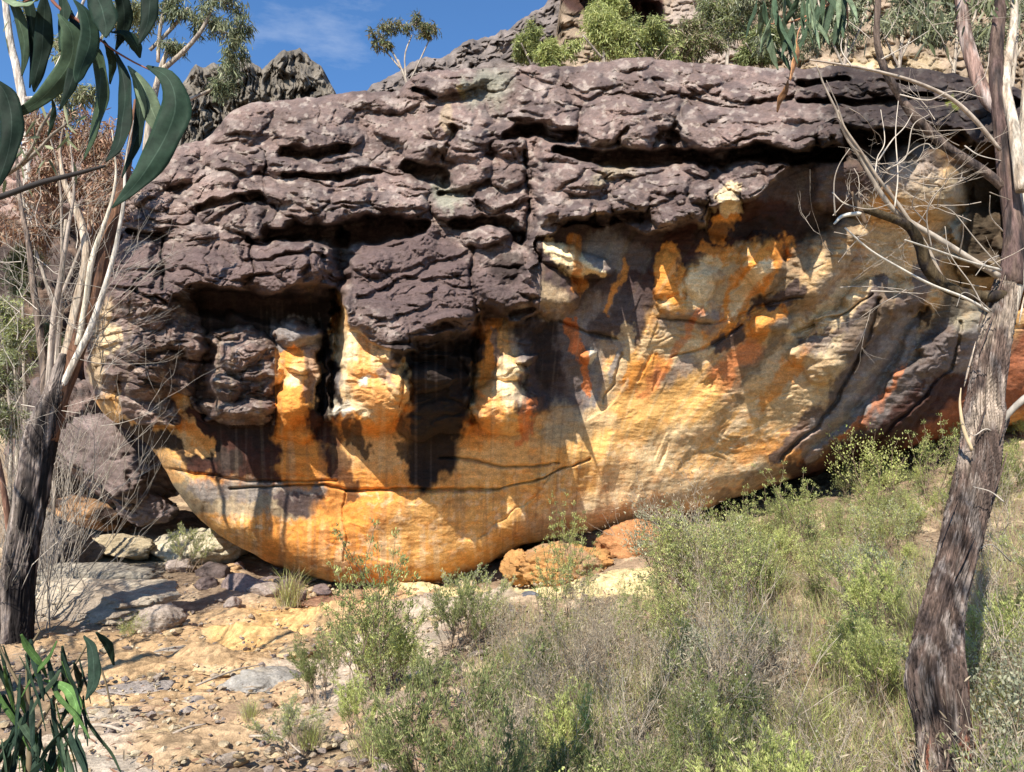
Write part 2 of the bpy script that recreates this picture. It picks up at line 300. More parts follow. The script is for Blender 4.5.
# blocks traced as (cx, cy, rx, ry, rotation deg, protrusion m, wedge 0..1)
BL = [(145, 338, 62, 58, 8, .42, .2), (238, 378, 46, 46, 0, .36, .2), (298, 385, 30, 55, 0, .25, 0), (375, 365, 52, 62, 8, .3, .1), (500, 370, 34, 58, 0, .12, 0), (893, 112, 70, 26, 0, .3, .4),
 (183, 154, 17, 8, 0, .18, .6), (181, 171, 21, 11, 5, .22, .6), (238, 163, 30, 14, 0, .25, .6), (150, 190, 22, 18, -10, .25, .5), (226, 194, 42, 16, -4, .34, .9),
 (230, 214, 33, 17, 10, .2, .6), (267, 224, 23, 15, 15, .34, .7), (147, 220, 24, 13, 0, .25, .7), (204, 235, 38, 10, 3, .24, .5), (351, 196, 85, 26, 1, .52, .8),
 (318, 127, 41, 21, -3, .48, .8), (305, 162, 32, 10, -8, .3, .6), (345, 160, 22, 8, 0, .24, .6), (390, 162, 20, 8, 5, .22, .6),
 (134, 266, 29, 24, 0, .24, .4), (208, 266, 43, 25, 0, .34, .4), (286, 264, 36, 26, 0, .40, .4), (100, 262, 10, 20, 0, .15, .4),
 (419, 144, 18, 15, -20, .42, .6), (396, 130, 17, 11, 5, .26, .6), (464, 135, 28, 33, 10, .48, .35), (470, 174, 22, 13, -5, .42, .6), (508, 173, 18, 16, 0, .38, .6),
 (457, 206, 20, 17, 5, .46, .6), (499, 197, 27, 9, -3, .36, .7), (504, 138, 15, 20, -25, .34, .5), (550, 176, 21, 30, 0, .3, .6), (555, 209, 20, 12, -15, .34, .7),
 (399, 238, 40, 16, -4, .25, .5), (484, 238, 24, 9, -8, .34, .6), (507, 223, 15, 13, 0, .3, .5), (445, 78, 33, 11, 0, .4, .9), (537, 100, 36, 20, -8, .3, .7),
 (380, 104, 40, 12, 0, .2, .6), (245, 122, 24, 12, 0, .2, .5), (245, 108, 20, 8, 0, .15, .5),
 (601, 121, 20, 21, 0, .5, .6), (636, 124, 23, 23, 20, .6, .6), (661, 115, 22, 19, 0, .42, .5), (712, 130, 36, 24, 8, .7, .65), (760, 127, 37, 21, 5, .66, .6), (558, 121, 19, 15, 0, .5, .8),
 (584, 151, 36, 8, -6, .26, .7), (576, 177, 27, 21, 0, .34, .5), (642, 169, 19, 9, -5, .3, .6), (670, 185, 37, 13, 0, .38, .6), (680, 208, 28, 14, 0, .46, .6), (633, 200, 18, 12, 0, .42, .5),
 (576, 208, 26, 14, -3, .46, .8), (691, 170, 14, 10, 0, .32, .5), (701, 192, 12, 12, 0, .42, .5), (609, 212, 10, 9, 0, .45, .4),
 (730, 196, 15, 16, 0, .36, .5), (760, 192, 12, 16, 0, .3, .6), (593, 83, 15, 11, 0, .2, .5), (702, 82, 15, 10, 0, .24, .5), (640, 84, 40, 12, 0, .2, .6), (760, 86, 45, 12, 0, .26, .8),
 (817, 73, 26, 8, 0, .45, .8), (889, 82, 48, 14, 3, .4, .9), (820, 89, 30, 11, 0, .35, .8), (893, 114, 48, 18, 2, .75, .7), (806, 119, 28, 16, 5, .55, .6), (827, 138, 17, 9, 0, .6, .5), (795, 140, 15, 8, 0, .55, .5),
 (924, 184, 44, 36, 15, .5, .1), (860, 185, 50, 30, 10, .25, .1), (1000, 120, 50, 30, 0, .4, .6),
 (137, 306, 36, 18, 24, .62, .3), (136, 340, 24, 15, 8, .62, .3), (180, 338, 27, 15, 14, .64, .3), (130, 370, 32, 14, 3, .55, .4), (183, 384, 12, 13, 0, .4, .3),
 (237, 355, 24, 14, -5, .58, .2), (224, 383, 18, 18, 0, .66, .2), (238, 407, 41, 11, -2, .75, .4), (259, 374, 16, 24, 0, .5, .2),
 (298, 335, 24, 12, 3, .45, .3), (297, 366, 18, 24, 0, .28, 0), (296, 371, 13, 7, 0, .62, .2), (293, 402, 19, 27, 0, .6, .1), (150, 410, 30, 14, 18, .3, .3),
 (410, 300, 68, 58, 4, .55, .35), (412, 262, 60, 20, 3, .35, .3), (392, 312, 56, 30, 14, .85, .5), (372, 262, 24, 16, 0, .6, .5), (385, 338, 22, 8, 15, .7, .5), (445, 318, 26, 10, -8, .78, .6), (450, 264, 20, 9, -5, .5, .6), (440, 285, 30, 9, -10, .5, .5), (405, 252, 55, 10, 0, .3, .6),
 (503, 288, 27, 22, 0, .42, .3), (548, 290, 26, 30, -15, .40, .2),
 (371, 370, 45, 54, 8, .78, .35), (350, 322, 14, 24, 10, .5, .1), (395, 352, 20, 14, 25, .85, .2), (396, 378, 18, 16, 0, .85, .3), (429, 377, 27, 14, 2, .75, .3), (434, 402, 34, 36, 0, .48, .1),
 (494, 355, 20, 40, 0, .14, 0), (512, 372, 16, 17, 5, .6, .3), (528, 363, 13, 6, 8, .66, .4), (500, 406, 29, 24, -15, .72, .2),
 (574, 262, 33, 12, 24, .42, .2), (588, 355, 7, 9, 0, .3, .2), (598, 271, 10, 6, 15, .45, .2),
 (669, 278, 15, 26, 0, .12, 0), (700, 284, 22, 24, 30, .14, 0), (762, 262, 20, 30, -30, .24, 0), (766, 322, 24, 13, -30, .16, 0), (690, 312, 30, 10, 0, .12, .2), (725, 213, 10, 22, 30, .15, 0),
 (820, 262, 60, 22, -42, .3, .2), (850, 330, 60, 26, -40, .28, .2), (950, 350, 44, 24, -45, .26, .1), (905, 400, 56, 22, -45, .2, .1), (905, 300, 30, 16, -35, .25, .2), (985, 250, 30, 40, 0, .3, .2)]
# deep undercuts below the ledges: (polyline with half-height px, depth m)
UND = [([(272, 232, 7), (350, 232, 11), (425, 230, 8)], .7), ([(200, 205, 4), (262, 199, 6)], .35), ([(285, 152, 5), (345, 148, 4)], .35), ([(285, 174, 2.5), (380, 171, 4)], .3), ([(408, 165, 5), (432, 172, 9), (445, 180, 5)], .45),
 ([(440, 192, 4), (475, 196, 4)], .3), ([(455, 226, 6), (500, 222, 7), (520, 240, 7)], .45), ([(505, 135, 5), (540, 134, 7), (575, 136, 6)], .55), ([(560, 150, 4), (620, 158, 9), (690, 158, 8), (780, 152, 7), (840, 155, 5)], .75),
 ([(250, 238, 4), (290, 240, 3)], .3), ([(130, 234, 4), (165, 238, 4)], .3), ([(640, 215, 4), (560, 224, 3)], .2), ([(800, 100, 3), (850, 102, 3), (930, 97, 3)], .35), ([(800, 82, 2.5), (850, 80, 3)], .3), ([(850, 138, 7), (930, 136, 8), (960, 140, 9)], .7),
 ([(545, 127, 3), (575, 130, 4)], .2), ([(362, 300, 3), (470, 250, 3)], .1), ([(1000, 110, 16), (990, 170, 26), (980, 240, 24)], 1.0), ([(955, 270, 16), (1000, 300, 20)], .5), ([(435, 92, 2.5), (412, 90, 3)], .3), ([(720, 102, 2), (690, 100, 2.5)], .12),
 ([(345, 235, 5), (338, 280, 8), (336, 400, 4)], .4), ([(200, 300, 12), (330, 315, 16)], .35), ([(206, 350, 8), (205, 410, 8)], .3), ([(327, 335, 6), (326, 405, 5)], .3), ([(425, 345, 8), (470, 345, 10)], .25), ([(458, 130, 3), (440, 160, 3)], .15), ([(610, 150, 6), (625, 130, 3)], .15), ([(672, 148, 6), (680, 128, 4)], .2)]
# cracks and grooves (polyline with half-width px), depth m
CRK = [([(525, 150, 1.6), (527, 200, 1.8), (524, 245, 2.2)], .3), ([(267, 150, 1.3), (268, 196, 1.2)], .15), ([(165, 243, 1.6), (164, 290, 1.8)], .3), ([(252, 240, 1.6), (254, 272, 1.2)], .25),
 ([(342, 225, 3), (340, 300, 5), (333, 400, 3)], .3), ([(320, 325, 3), (328, 400, 3)], .25), ([(472, 255, 2), (476, 330, 2.5), (472, 400, 1.5)], .25),
 ([(230, 487, 1.2), (300, 485, 1.2), (345, 490, 1.6), (430, 489, 1.8), (500, 487, 1.0), (590, 462, .8)], .12), ([(345, 490, 1.2), (342, 520, 1), (345, 560, .8)], .05),
 ([(440, 458, 1), (500, 465, 1.4), (560, 463, 1)], .10), ([(412, 330, 1.5), (402, 380, 1.5), (396, 420, 1)], .08),
 ([(655, 320, 1), (700, 324, 1.1), (735, 318, 1.2), (760, 305, 1.6), (800, 296, 1)], .07), ([(560, 322, 1.2), (590, 330, 1.6), (616, 336, 1.5)], .1), ([(675, 357, 1), (715, 345, 1.6), (740, 325, 1.2)], .08),
 ([(683, 302, 1), (690, 268, 1), (712, 262, 1)], .04), ([(790, 330, 1.6), (820, 322, 1.6), (850, 310, 1.2), (872, 295, 1)], .1), ([(925, 308, 4), (900, 340, 5), (885, 375, 6), (845, 420, 5), (800, 462, 3.5)], .16),
 ([(960, 320, 2), (950, 370, 2), (900, 420, 2), (870, 450, 1.5)], .12), ([(880, 300, 2), (870, 335, 3), (840, 390, 3), (815, 430, 2.5), (780, 460, 2)], .15),
 ([(966, 160, 5), (965, 200, 7), (945, 230, 6), (920, 245, 4)], .35), ([(700, 110, 1), (722, 135, 1.4), (738, 145, 1)], .08), ([(560, 460, 1), (530, 500, .8), (480, 540, .8)], .03),
 ([(160, 470, 1.2), (250, 478, 1.5), (335, 482, 1.4)], .08), ([(620, 350, 1), (616, 380, 1.2), (606, 405, 1)], .05)]
# stains, with shade of hollows and undercuts put into the darks (colour, polyline, softness, opacity), painted in order
PT = [
 (ORANGE, [(230, 480, 40), (380, 520, 60), (440, 540, 60)], .5, .85), (GOLD, [(420, 540, 40), (520, 500, 50), (620, 440, 50)], .6, .9), (TAN, [(560, 530, 26), (680, 500, 34), (780, 480, 34)], .6, .8),
 (OCHRE, [(620, 440, 45), (760, 400, 55)], .6, .9), (CREAM, [(690, 430, 16), (640, 470, 18), (590, 510, 14)], .9, .5),
 (PURP, [(550, 250, 44), (640, 255, 48), (700, 220, 26)], .4, .97), (PURP, [(560, 300, 34), (620, 305, 34)], .5, .8), (BLUEG, [(556, 350, 42), (575, 405, 40)], .5, .97), (DKPU, [(556, 350, 26), (560, 410, 24)], .8, .6), (BLUEG, [(600, 250, 18), (635, 258, 14)], .7, .9), (BLUEG, [(620, 310, 22), (600, 330, 30)], .6, .7),
 (PURP, [(640, 290, 16), (625, 330, 18), (600, 325, 12)], .5, .8), (MAROON, [(680, 240, 14), (760, 215, 30), (830, 205, 40), (840, 240, 22)], .4, .95), (PURP, [(760, 165, 20), (860, 170, 34)], .5, .9),
 (MAROON, [(800, 250, 16), (785, 290, 14), (765, 310, 8)], .5, .9), (BLUEG, [(880, 160, 16), (920, 175, 30)], .6, .8), (TAN, [(935, 200, 26), (905, 225, 20)], .7, .6),
 (TAN, [(880, 250, 24), (850, 290, 30), (810, 330, 30)], .5, .9), (OLIVE, [(895, 300, 22), (840, 350, 24)], .7, .7), (ORANGE, [(862, 250, 5), (835, 290, 7), (800, 310, 6)], .9, .7), (OCHRE, [(845, 250, 7), (815, 285, 9)], .8, .7),
 (TAN, [(760, 330, 50), (900, 240, 46)], .9, .45), (BLUEG, [(960, 330, 26), (930, 380, 34), (870, 440, 30)], .5, .95), (OLIVE, [(980, 200, 40), (970, 300, 30)], .7, .8), (OLIVE, [(940, 300, 20), (870, 400, 18)], .8, .5), (RUST, [(1040, 360, 40), (980, 400, 26), (910, 445, 18)], .5, .9), (BLACK, [(925, 312, 7), (880, 385, 9), (800, 462, 7)], .6, .9),
 (BLACK, [(990, 150, 26), (985, 240, 24)], .5, .8), (MAROON, [(860, 425, 10), (800, 470, 16), (900, 470, 12)], .7, .8), (REDO, [(905, 365, 4), (880, 405, 5), (845, 440, 7)], .6, .85), (BLUEG, [(870, 345, 12), (845, 385, 12)], .7, .7),
 (TAN, [(830, 360, 24), (800, 400, 26)], .8, .7), (ORANGE, [(815, 335, 7), (785, 375, 9), (765, 405, 6)], .9, .7), (ORANGE, [(830, 430, 12), (780, 450, 14), (740, 455, 10)], .9, .6), (BLUEG, [(820, 345, 10), (790, 340, 10)], .8, .6),
 (PURP, [(880, 300, 16), (850, 345, 16)], .6, .7), (BLACK, [(950, 300, 12), (930, 350, 8)], .6, .7), (GREYD, [(945, 345, 22), (900, 410, 20), (850, 455, 14)], .6, .75), (MAROON, [(700, 245, 20), (640, 262, 20)], .5, .6), (GREYD, [(820, 195, 30), (780, 185, 20)], .6, .6),
 (ORANGE, [(668, 258, 14), (668, 290, 15)], .3, .95), (CREAM, [(712, 265, 12), (695, 292, 13)], .4, .9), (TAN, [(730, 275, 10), (715, 298, 10)], .5, .8), (ORANGE, [(772, 248, 17), (750, 285, 18), (732, 315, 12), (705, 345, 5)], .3, .95),
 (CREAM, [(766, 262, 9), (750, 285, 10), (735, 310, 7)], .6, .85), (PURP, [(795, 290, 9), (755, 318, 8), (722, 345, 8)], .5, .9), (ORANGE, [(775, 315, 10), (752, 328, 13)], .4, .9), (TAN, [(790, 345, 12), (820, 320, 10)], .7, .7),
 (BLUEG, [(668, 325, 12), (710, 320, 14)], .6, .75), (TAN, [(650, 345, 14), (690, 338, 14)], .6, .7), (CREAM, [(700, 350, 8), (670, 352, 8)], .8, .6), (ORANGE, [(665, 362, 12), (640, 380, 14), (610, 410, 8)], .8, .85), (REDO, [(750, 350, 12), (725, 375, 16), (700, 395, 10)], .9, .8),
 (BLUEG, [(690, 365, 10), (665, 382, 10)], .8, .7), (TAN, [(626, 330, 8), (622, 375, 9), (600, 410, 9)], .4, .8), (BLUEG, [(618, 345, 3), (615, 380, 3)], .6, .8), (GOLD, [(700, 400, 24), (620, 415, 22), (560, 450, 20)], .7, .9),
 (ORANGE, [(729, 218, 8), (718, 236, 8)], .3, .95), (WHITE, [(728, 190, 12), (732, 204, 10)], .4, .8), (TAN, [(705, 228, 5), (712, 210, 5)], .6, .7), (ORANGE, [(700, 248, 5), (725, 252, 6)], .8, .6), (ORANGE, [(625, 268, 5), (607, 312, 4)], .7, .8),
 (CREAM, [(556, 250, 9), (580, 264, 10), (600, 274, 6)], .3, .95), (ORANGE, [(572, 238, 6), (580, 290, 5)], .7, .75), (WHITE, [(588, 350, 5), (587, 360, 5)], .3, 1), (REDO, [(568, 325, 5), (576, 355, 5), (588, 388, 5)], .4, .9), (TAN, [(535, 290, 12), (560, 300, 10)], .8, .5),  # cream wedge and white spot: sunlit patches put into the colour
 (PURP, [(535, 330, 16), (548, 380, 20), (530, 400, 16)], .4, .9), (PURP, [(560, 400, 14), (545, 430, 12)], .8, .6), (BLACK, [(215, 305, 30), (330, 320, 34)], .35, 1), (BLACK, [(200, 355, 20), (205, 400, 16)], .4, .95),
 (MAROON, [(185, 428, 16), (250, 435, 27), (335, 428, 20)], .4, .97), (MAROON, [(205, 458, 18), (260, 460, 26), (330, 470, 18)], .5, .95), (BLACK, [(215, 425, 12), (262, 430, 14)], .7, .7), (BLACK, [(330, 300, 14), (328, 410, 8)], .4, .95), (BLACK, [(105, 425, 7), (170, 440, 10), (235, 462, 10)], .5, .9),
 (OLIVE, [(175, 470, 10), (190, 500, 14), (330, 500, 16)], .5, .85), (BLUEG, [(200, 490, 8), (320, 492, 8)], .7, .7), (PURP, [(285, 500, 8), (325, 505, 9), (330, 518, 5)], .5, .9), (ORANGE, [(330, 480, 8), (345, 520, 20), (270, 550, 16)], .8, .8),
 (DKPU, [(370, 280, 40), (460, 280, 40)], .4, .9), (DKPU, [(505, 280, 30)], .4, .8), (DKPU, [(230, 265, 60), (120, 262, 30)], .5, .5), (BLACK, [(380, 352, 10), (465, 345, 20)], .4, .9), (BLACK, [(435, 350, 32), (438, 420, 34), (430, 455, 26), (426, 476, 14)], .35, .99),
 (MAROON, [(445, 440, 26), (470, 430, 16)], .6, .7), (BLUEG, [(462, 395, 10)], .7, .7), (GREYD, [(412, 368, 10), (445, 374, 9)], .5, .7),
 (OCHRE, [(140, 396, 12), (170, 412, 12), (205, 450, 9)], .4, .95), (ORANGE, [(165, 408, 6), (210, 448, 5)], .7, .8), (OCHRE, [(100, 432, 5), (160, 458, 8), (180, 478, 7)], .5, .8), (CREAM, [(102, 312, 12), (116, 350, 12), (106, 380, 8)], .5, .85), (ORANGE, [(98, 330, 6), (108, 362, 7)], .8, .7),
 (BLUEG, [(282, 330, 14), (312, 336, 14)], .4, .9), (ORANGE, [(290, 356, 13)], .4, .85), (OCHRE, [(296, 370, 13), (290, 400, 16)], .4, .9), (ORANGE, [(294, 395, 17), (292, 430, 18), (300, 462, 26)], .4, .9), (CREAM, [(292, 378, 9)], .8, .8), (GREY, [(311, 350, 7), (311, 395, 7)], .6, .7),
 (OCHRE, [(347, 300, 8), (345, 330, 10)], .4, .9), (CREAM, [(360, 345, 24), (372, 385, 34)], .35, .95), (CREAM, [(395, 340, 14)], .5, .8), (OCHRE, [(370, 350, 16), (385, 400, 20)], .9, .7), (ORANGE, [(358, 372, 10), (380, 408, 14), (360, 340, 6)], .9, .65), (GREY, [(396, 372, 13), (400, 350, 8)], .6, .75), (WHITE, [(340, 408, 9)], .6, .8), (WHITE, [(368, 378, 6)], .6, .7), (BLUEG, [(336, 384, 7)], .7, .6),
 (ORANGE, [(345, 430, 14), (400, 440, 22), (390, 470, 20)], .5, .9), (ORANGE, [(402, 405, 8), (412, 380, 7)], .5, .8), (CREAM, [(408, 372, 5), (404, 385, 6)], .6, .8), (OCHRE, [(360, 455, 22), (470, 460, 24), (540, 440, 26)], .6, .8), (BLACK, [(345, 425, 7), (360, 445, 6), (372, 460, 3)], .5, .8), (MAROON, [(426, 470, 16), (424, 484, 10)], .9, .6),
 (ORANGE, [(488, 328, 14), (485, 385, 14)], .4, .95), (BLUEG, [(499, 335, 5), (498, 370, 5)], .6, .75), (OCHRE, [(508, 330, 5), (506, 362, 5)], .6, .8), (CREAM, [(512, 370, 13), (490, 400, 18), (512, 395, 14)], .4, .9), (ORANGE, [(482, 385, 9), (492, 415, 12), (475, 440, 12)], .8, .75), (DKPU, [(532, 364, 10)], .5, .8), (REDO, [(530, 400, 4), (522, 440, 5)], .7, .8), (GREY, [(520, 400, 8)], .8, .5),
 (TAN, [(560, 425, 18), (600, 420, 14)], .8, .6), (ORANGE, [(450, 480, 10), (350, 478, 8)], .9, .6),
 (BLACK, [(410, 350, 14), (440, 352, 34), (470, 345, 16)], .4, 1), (BLACK, [(438, 380, 30), (438, 420, 30), (430, 455, 24), (426, 474, 15)], .5, 1), (BLACK, [(402, 425, 7), (408, 465, 6)], .5, .8), (OCHRE, [(404, 372, 7), (402, 395, 7)], .5, .9), (BLACK, [(545, 330, 13), (548, 375, 13)], .7, .7), (MAROON, [(330, 430, 9), (345, 470, 9), (352, 500, 5)], .7, .8),
 (GREYD, [(935, 262, 8), (885, 340, 10), (822, 412, 9), (770, 458, 7)], .6, .85), (BLUEG, [(905, 330, 16), (858, 400, 16), (805, 450, 10)], .6, .8), (MAROON, [(950, 385, 14), (880, 442, 14), (810, 480, 12)], .6, .9), (C(.12, .09, .06), [(800, 300, 6), (770, 345, 7), (735, 395, 5)], .8, .6), (GREYD, [(880, 285, 5), (845, 325, 5), (800, 345, 4)], .7, .8),
 (C(.30, .24, .18), [(850, 260, 10), (820, 300, 12), (780, 330, 8)], .8, .6), (REDO, [(700, 310, 4), (675, 355, 5), (640, 400, 5)], .8, .6), (CREAM, [(850, 285, 6), (820, 315, 6), (790, 335, 5)], .8, .6), (BLACK, [(700, 235, 8), (760, 228, 9), (820, 220, 12)], .8, .7), (BLACK, [(800, 470, 10), (720, 500, 8)], .9, .5)]

def flow(px, py):
    """coordinate across the run-off direction: vertical streaks at the left, arcs at the right"""
    r = np.hypot(px - 560, (py - 120)) ; k = ss(470, 760, px); return px * (1 - k) + (560 + r * 0.75) * k
def boulder():
    nc, nr = 1010, 560
    cpx = np.linspace(84, 1090, nc); v = np.linspace(0, 1, nr); top = interps(cpx, T_) + 2.2 * fbm2(cpx / 22, cpx * 0, 4, 1) + 1.2 * n2(cpx / 9, cpx * 0, 2); bot = interps(cpx, B_) + 2 * fbm2(cpx / 30, cpx * 0 + 5, 3, 1)
    # round the left end
    e = np.clip((cpx - 84) / 26, 0, 1); e = np.sqrt(1 - (1 - e) ** 2); mid = 330 ; top = mid + (top - mid) * (0.5 + .5 * e); bot = mid + (bot - mid) * (.6 + .4 * e)
    PX = np.broadcast_to(cpx, (nr, nc)); PY = top + (bot - top) * v[:, None]; px = PX.ravel(); py = PY.ravel(); tt = np.broadcast_to(top, (nr, nc)).ravel(); bb = np.broadcast_to(bot, (nr, nc)).ravel()
    wx = px + 7 * n2(px / 80, py / 50, 40) + 7 * fbm2(px / 34, py / 26, 3, 41) + 1.5 * n2(px / 8, py / 7, 45); wy = py + 7 * n2(px / 70, py / 60, 42) + 5 * fbm2(px / 36, py / 26, 3, 43) + 1.2 * n2(px / 9, py / 6, 46)
    br = interp(wx, BR); yt = interps(px, YT); yb = interps(px, YB); yo = interps(px, YO); st = interps(px, ST)
    t1 = np.clip((py - tt) / (br - tt + 1e-3), 0, 1); Yl = yb + (yt - yb) * (1 - t1) ** 1.1
    t2 = np.clip((py - br) / (bb - br), 0, 1); Yw = yb + st + (yo - yb - st) * t2 ** 1.25
    led = 1 - ss(-2.5, 2.5, wy - br); Y = Yl * led + Yw * (1 - led)
    # traced blocks
    H = np.zeros(px.shape); inb = np.zeros(px.shape)
    for i, (cx, cy_, rx, ry, rot, h, wd) in enumerate(BL):
        m = max(rx, ry) * 1.35
        k = np.nonzero((np.abs(px - cx) < m) & (np.abs(py - cy_) < m))[0]; a = math.radians(rot); X = wx[k] - cx; Yy = wy[k] - cy_
        u = (X * math.cos(a) + Yy * math.sin(a)) / (rx * 1.06); q = (-X * math.sin(a) + Yy * math.cos(a)) / (ry * 1.08)
        pe = 2.0 + (i * 7 % 5) * .3; r = (np.abs(u) ** pe + np.abs(q) ** pe) ** (1 / pe); pr = np.sqrt(np.clip(1 - r ** 2.8, 0, 1))
        hh = 1.25 * h * pr * (1 - wd * 0.75 * (1 - np.clip((q + 1) / 2, 0, 1)))
        H[k] = np.maximum(H[k], hh); inb[k] = np.maximum(inb[k], ss(0, .4, pr))
    grey = np.maximum(led, 0); lump = inb * (py > br) * (px < 540); rough = np.clip(grey + (px < 118) * (py > br) * (py < 400) * .8 + lump * (.25 + .75 * ((px < 275))) * (py > 250), 0, 1)
    # secondary cells and strata on the weathered rock
    f1, f2, cid = worley((wx + 14 * n2(wy / 30, wx / 70, 47)) / 62, wy / 21, 2); pil = ss(0, .3, f2 - f1); H = H + rough * (0.16 * (cid - .4) * pil + 0.05 * pil)
    f1, f2, cid = worley(wx / 24, wy / 9, 5); rm = ss(-.35, .35, n2(px / 45, py / 25, 48)); H = H + rough * rm * 0.05 * ss(0, .16, f2 - f1) * (.1 + cid)
    f1, f2, cid = worley((wx + .4 * wy) / 46, (wy - .15 * wx) / 27, 9); H = H + rough * .20 * (1 - f1 ** 2) * ss(.0, .25, f2 - f1) * ss(-.4, .2, n2(px / 90, py / 70, 49))
    s = wy / 13 + 1.3 * fbm2(wx / 90, wy / 40, 3, 51); saw = s - np.floor(s); H = H + rough * 0.04 * (saw ** 1.5 - .4) * ss(0, .5, n2(px / 60, py / 22, 53)) * (saw < .96)
    H = H + rough * (0.05 * fbm2(wx / 26, wy / 16, 3, 55) + .02 * fbm2(wx / 7, wy / 5, 3, 56) - 0.05 * ss(.12, .0, np.abs(fbm2(wx / 44, wy / 20, 3, 57))) * ss(-.1, .3, n2(px / 40, py / 30, 58)))
    cr_ = np.abs(n2((wx + .5 * wy) / 34, wy / 30, 141)); cr2 = np.abs(n2((wx - .3 * wy) / 16, wy / 9, 142)); H = H - rough * (.07 * ss(.06, 0, cr_) * ss(.0, .3, n2(px / 50, py / 40, 143)) + .022 * ss(.09, 0, cr2) * ss(-.1, .2, n2(px / 30, py / 30, 144)))
    H = H + rough * .016 * fbm2(px / 3.5, py / 2.6, 2, 145)
    for pts, d in UND:
        m = 40; xs = [p[0] for p in pts]; ys = [p[1] for p in pts]; k = np.nonzero((px > min(xs) - m) & (px < max(xs) + m) & (py > min(ys) - m) & (py < max(ys) + m))[0]
        H[k] -= 1.3 * d * (1 - ss(.6, 1.4, (1 + .35 * n2(px[k] / 17, py[k] / 14, 52)) * seg_dist(px[k] * .3 + wx[k] * .7, py[k] * .3 + wy[k] * .7, pts)))
    # run-off relief of the smooth wall
    fl = flow(px, py); fa = py * .6 + px * .2; wall = 1 - rough
    H = H + wall * (0.05 * n2(fl / 34, fa / 120, 61) + 0.012 * n2(fl / 12, fa / 70, 62) + 0.010 * fbm2(px / 24, py / 16, 4, 63) + 0.12 * fbm2(px / 80, py / 66, 2, 64))
    k2 = ss(700, 860, px) * wall; H = H + k2 * (0.10 * np.abs(n2(fl / 30, fa / 70, 66)) + 0.02 * fbm2(px / 16, py / 12, 4, 67))
    sc = ss(.1, .4, n2(px / 60, py / 50, 68)); H = H + wall * (.003 * n2(px / 34, (py + 5 * n2(px / 60, py / 60, 72)) / 2.6, 73) + .006 * ss(.25, .5, fbm2(px / 11, py / 7, 3, 74)) + .022 * (ss(.02, .08, n2(px / 75, (py + .25 * px * ss(600, 700, px)) / 26, 75)) - .5) * ss(.1, .3, n2(px / 50, py / 50, 76))); H = H - wall * .02 * ss(.35, .05, np.abs(n2(px / 16 + 2 * n2(px / 30, py / 30, 70), py / 9, 69))) * sc * ss(600, 700, px)
    for pts, d in CRK:
        m = 30; xs = [p[0] for p in pts]; ys = [p[1] for p in pts]; k = np.nonzero((px > min(xs) - m) & (px < max(xs) + m) & (py > min(ys) - m) & (py < max(ys) + m))[0]
        H[k] -= d * np.exp(-seg_dist(px[k] * .5 + wx[k] * .5, py[k] * .5 + wy[k] * .5, pts) ** 2)
    Y = Y - H
    # rounding at the outline
    dt = np.clip((py - tt) / 12, 0, 1); Y += .5 * (1 - np.sqrt(1 - (1 - dt) ** 2)); db = np.clip((bb - py) / 30, 0, 1); Y += .9 * (1 - np.sqrt(1 - (1 - db) ** 2)); dl = np.clip((px - 84) / 60, 0, 1); Y += 1.5 * (1 - np.sqrt(1 - (1 - dl) ** 2))
    V = W(px, py, Y)
    # colours
    c = np.tile(GOLD, (len(px), 1)); n = fbm2(fl / 22, fa / 90, 3, 71)[:, None]; c = c * (1 + .25 * n)
    sx = px + 8 * fbm2(px / 30, py / 40, 5, 81, .6) + 2 * n2(px / 4, py / 9, 85); sy = py + 8 * fbm2(px / 24, py / 34, 5, 83, .6) + 2.5 * n2(px / 4, py / 9, 86)
    gcol = GREY * .76 * (1 + .34 * fbm2(px / 60, py / 40, 3, 91)[:, None]); a = ss(.1, .7, fbm2(px / 26, py / 14, 4, 92))[:, None]; gcol = gcol * (1 - .5 * a) + GREYL * .5 * a
    a = ss(.15, .6, fbm2(px / 80, py / 40, 3, 94))[:, None]; gcol = gcol * (1 - .35 * a) + C(.30, .20, .165) * .35 * a
    a = ss(.15, .5, fbm2(px / 30, py / 25, 3, 96))[:, None]; gcol = gcol * (1 - .65 * a) + C(.085, .062, .058) * .65 * a
    a = ss(.1, .5, fbm2(px / 5, py / 4, 3, 97))[:, None]; gcol = gcol * (1 - .4 * a) + GREYD * .4 * a; a = ss(.3, .6, fbm2(px / 9, py / 7, 3, 98))[:, None]; gcol = gcol * (1 - .4 * a) + C(.48, .40, .33) * .4 * a
    rk = rough[:, None] * (1 - ss(700, 900, px) * .0)[:, None]
    for (cc, pts, soft, op) in PT[:5]: paint(c, sx, sy, pts, cc, soft, op)
    # mineral bands that sweep up to the right
    bv = n2(fl / 15, fa / 150, 111) + .35 * n2(fl / 5, fa / 70, 112) + .25 * fbm2(px / 16, py / 12, 3, 113); reg = ss(620, 760, px) * (1 - .5 * ss(850, 900, px))
    for lo, hi, cc, op in ((-.9, -.42, C(.17, .13, .10), .6), (-.42, -.30, C(.52, .22, .07), .55), (-.12, .0, C(.62, .50, .34), .5), (.12, .20, C(.33, .27, .21), .55), (.26, .34, C(.66, .33, .10), .5), (.40, 1.2, C(.70, .55, .36), .55)):
        a = (ss(lo - .02, lo + .02, bv) * (1 - ss(hi - .02, hi + .02, bv)) * reg * op * ss(-.5, .1, n2(px / 50, py / 40, int(50 + lo * 10))))[:, None]; c = c * (1 - a) + cc * a
    bv = n2(px / 8, py / 120, 115) + .4 * n2(px / 3.5, py / 60, 116); a = (ss(.3, .4, bv) * (1 - reg) * .3 * ss(-.1, .3, n2(px / 60, py / 50, 117)))[:, None]; c = c * (1 - a) + C(.13, .08, .06) * a
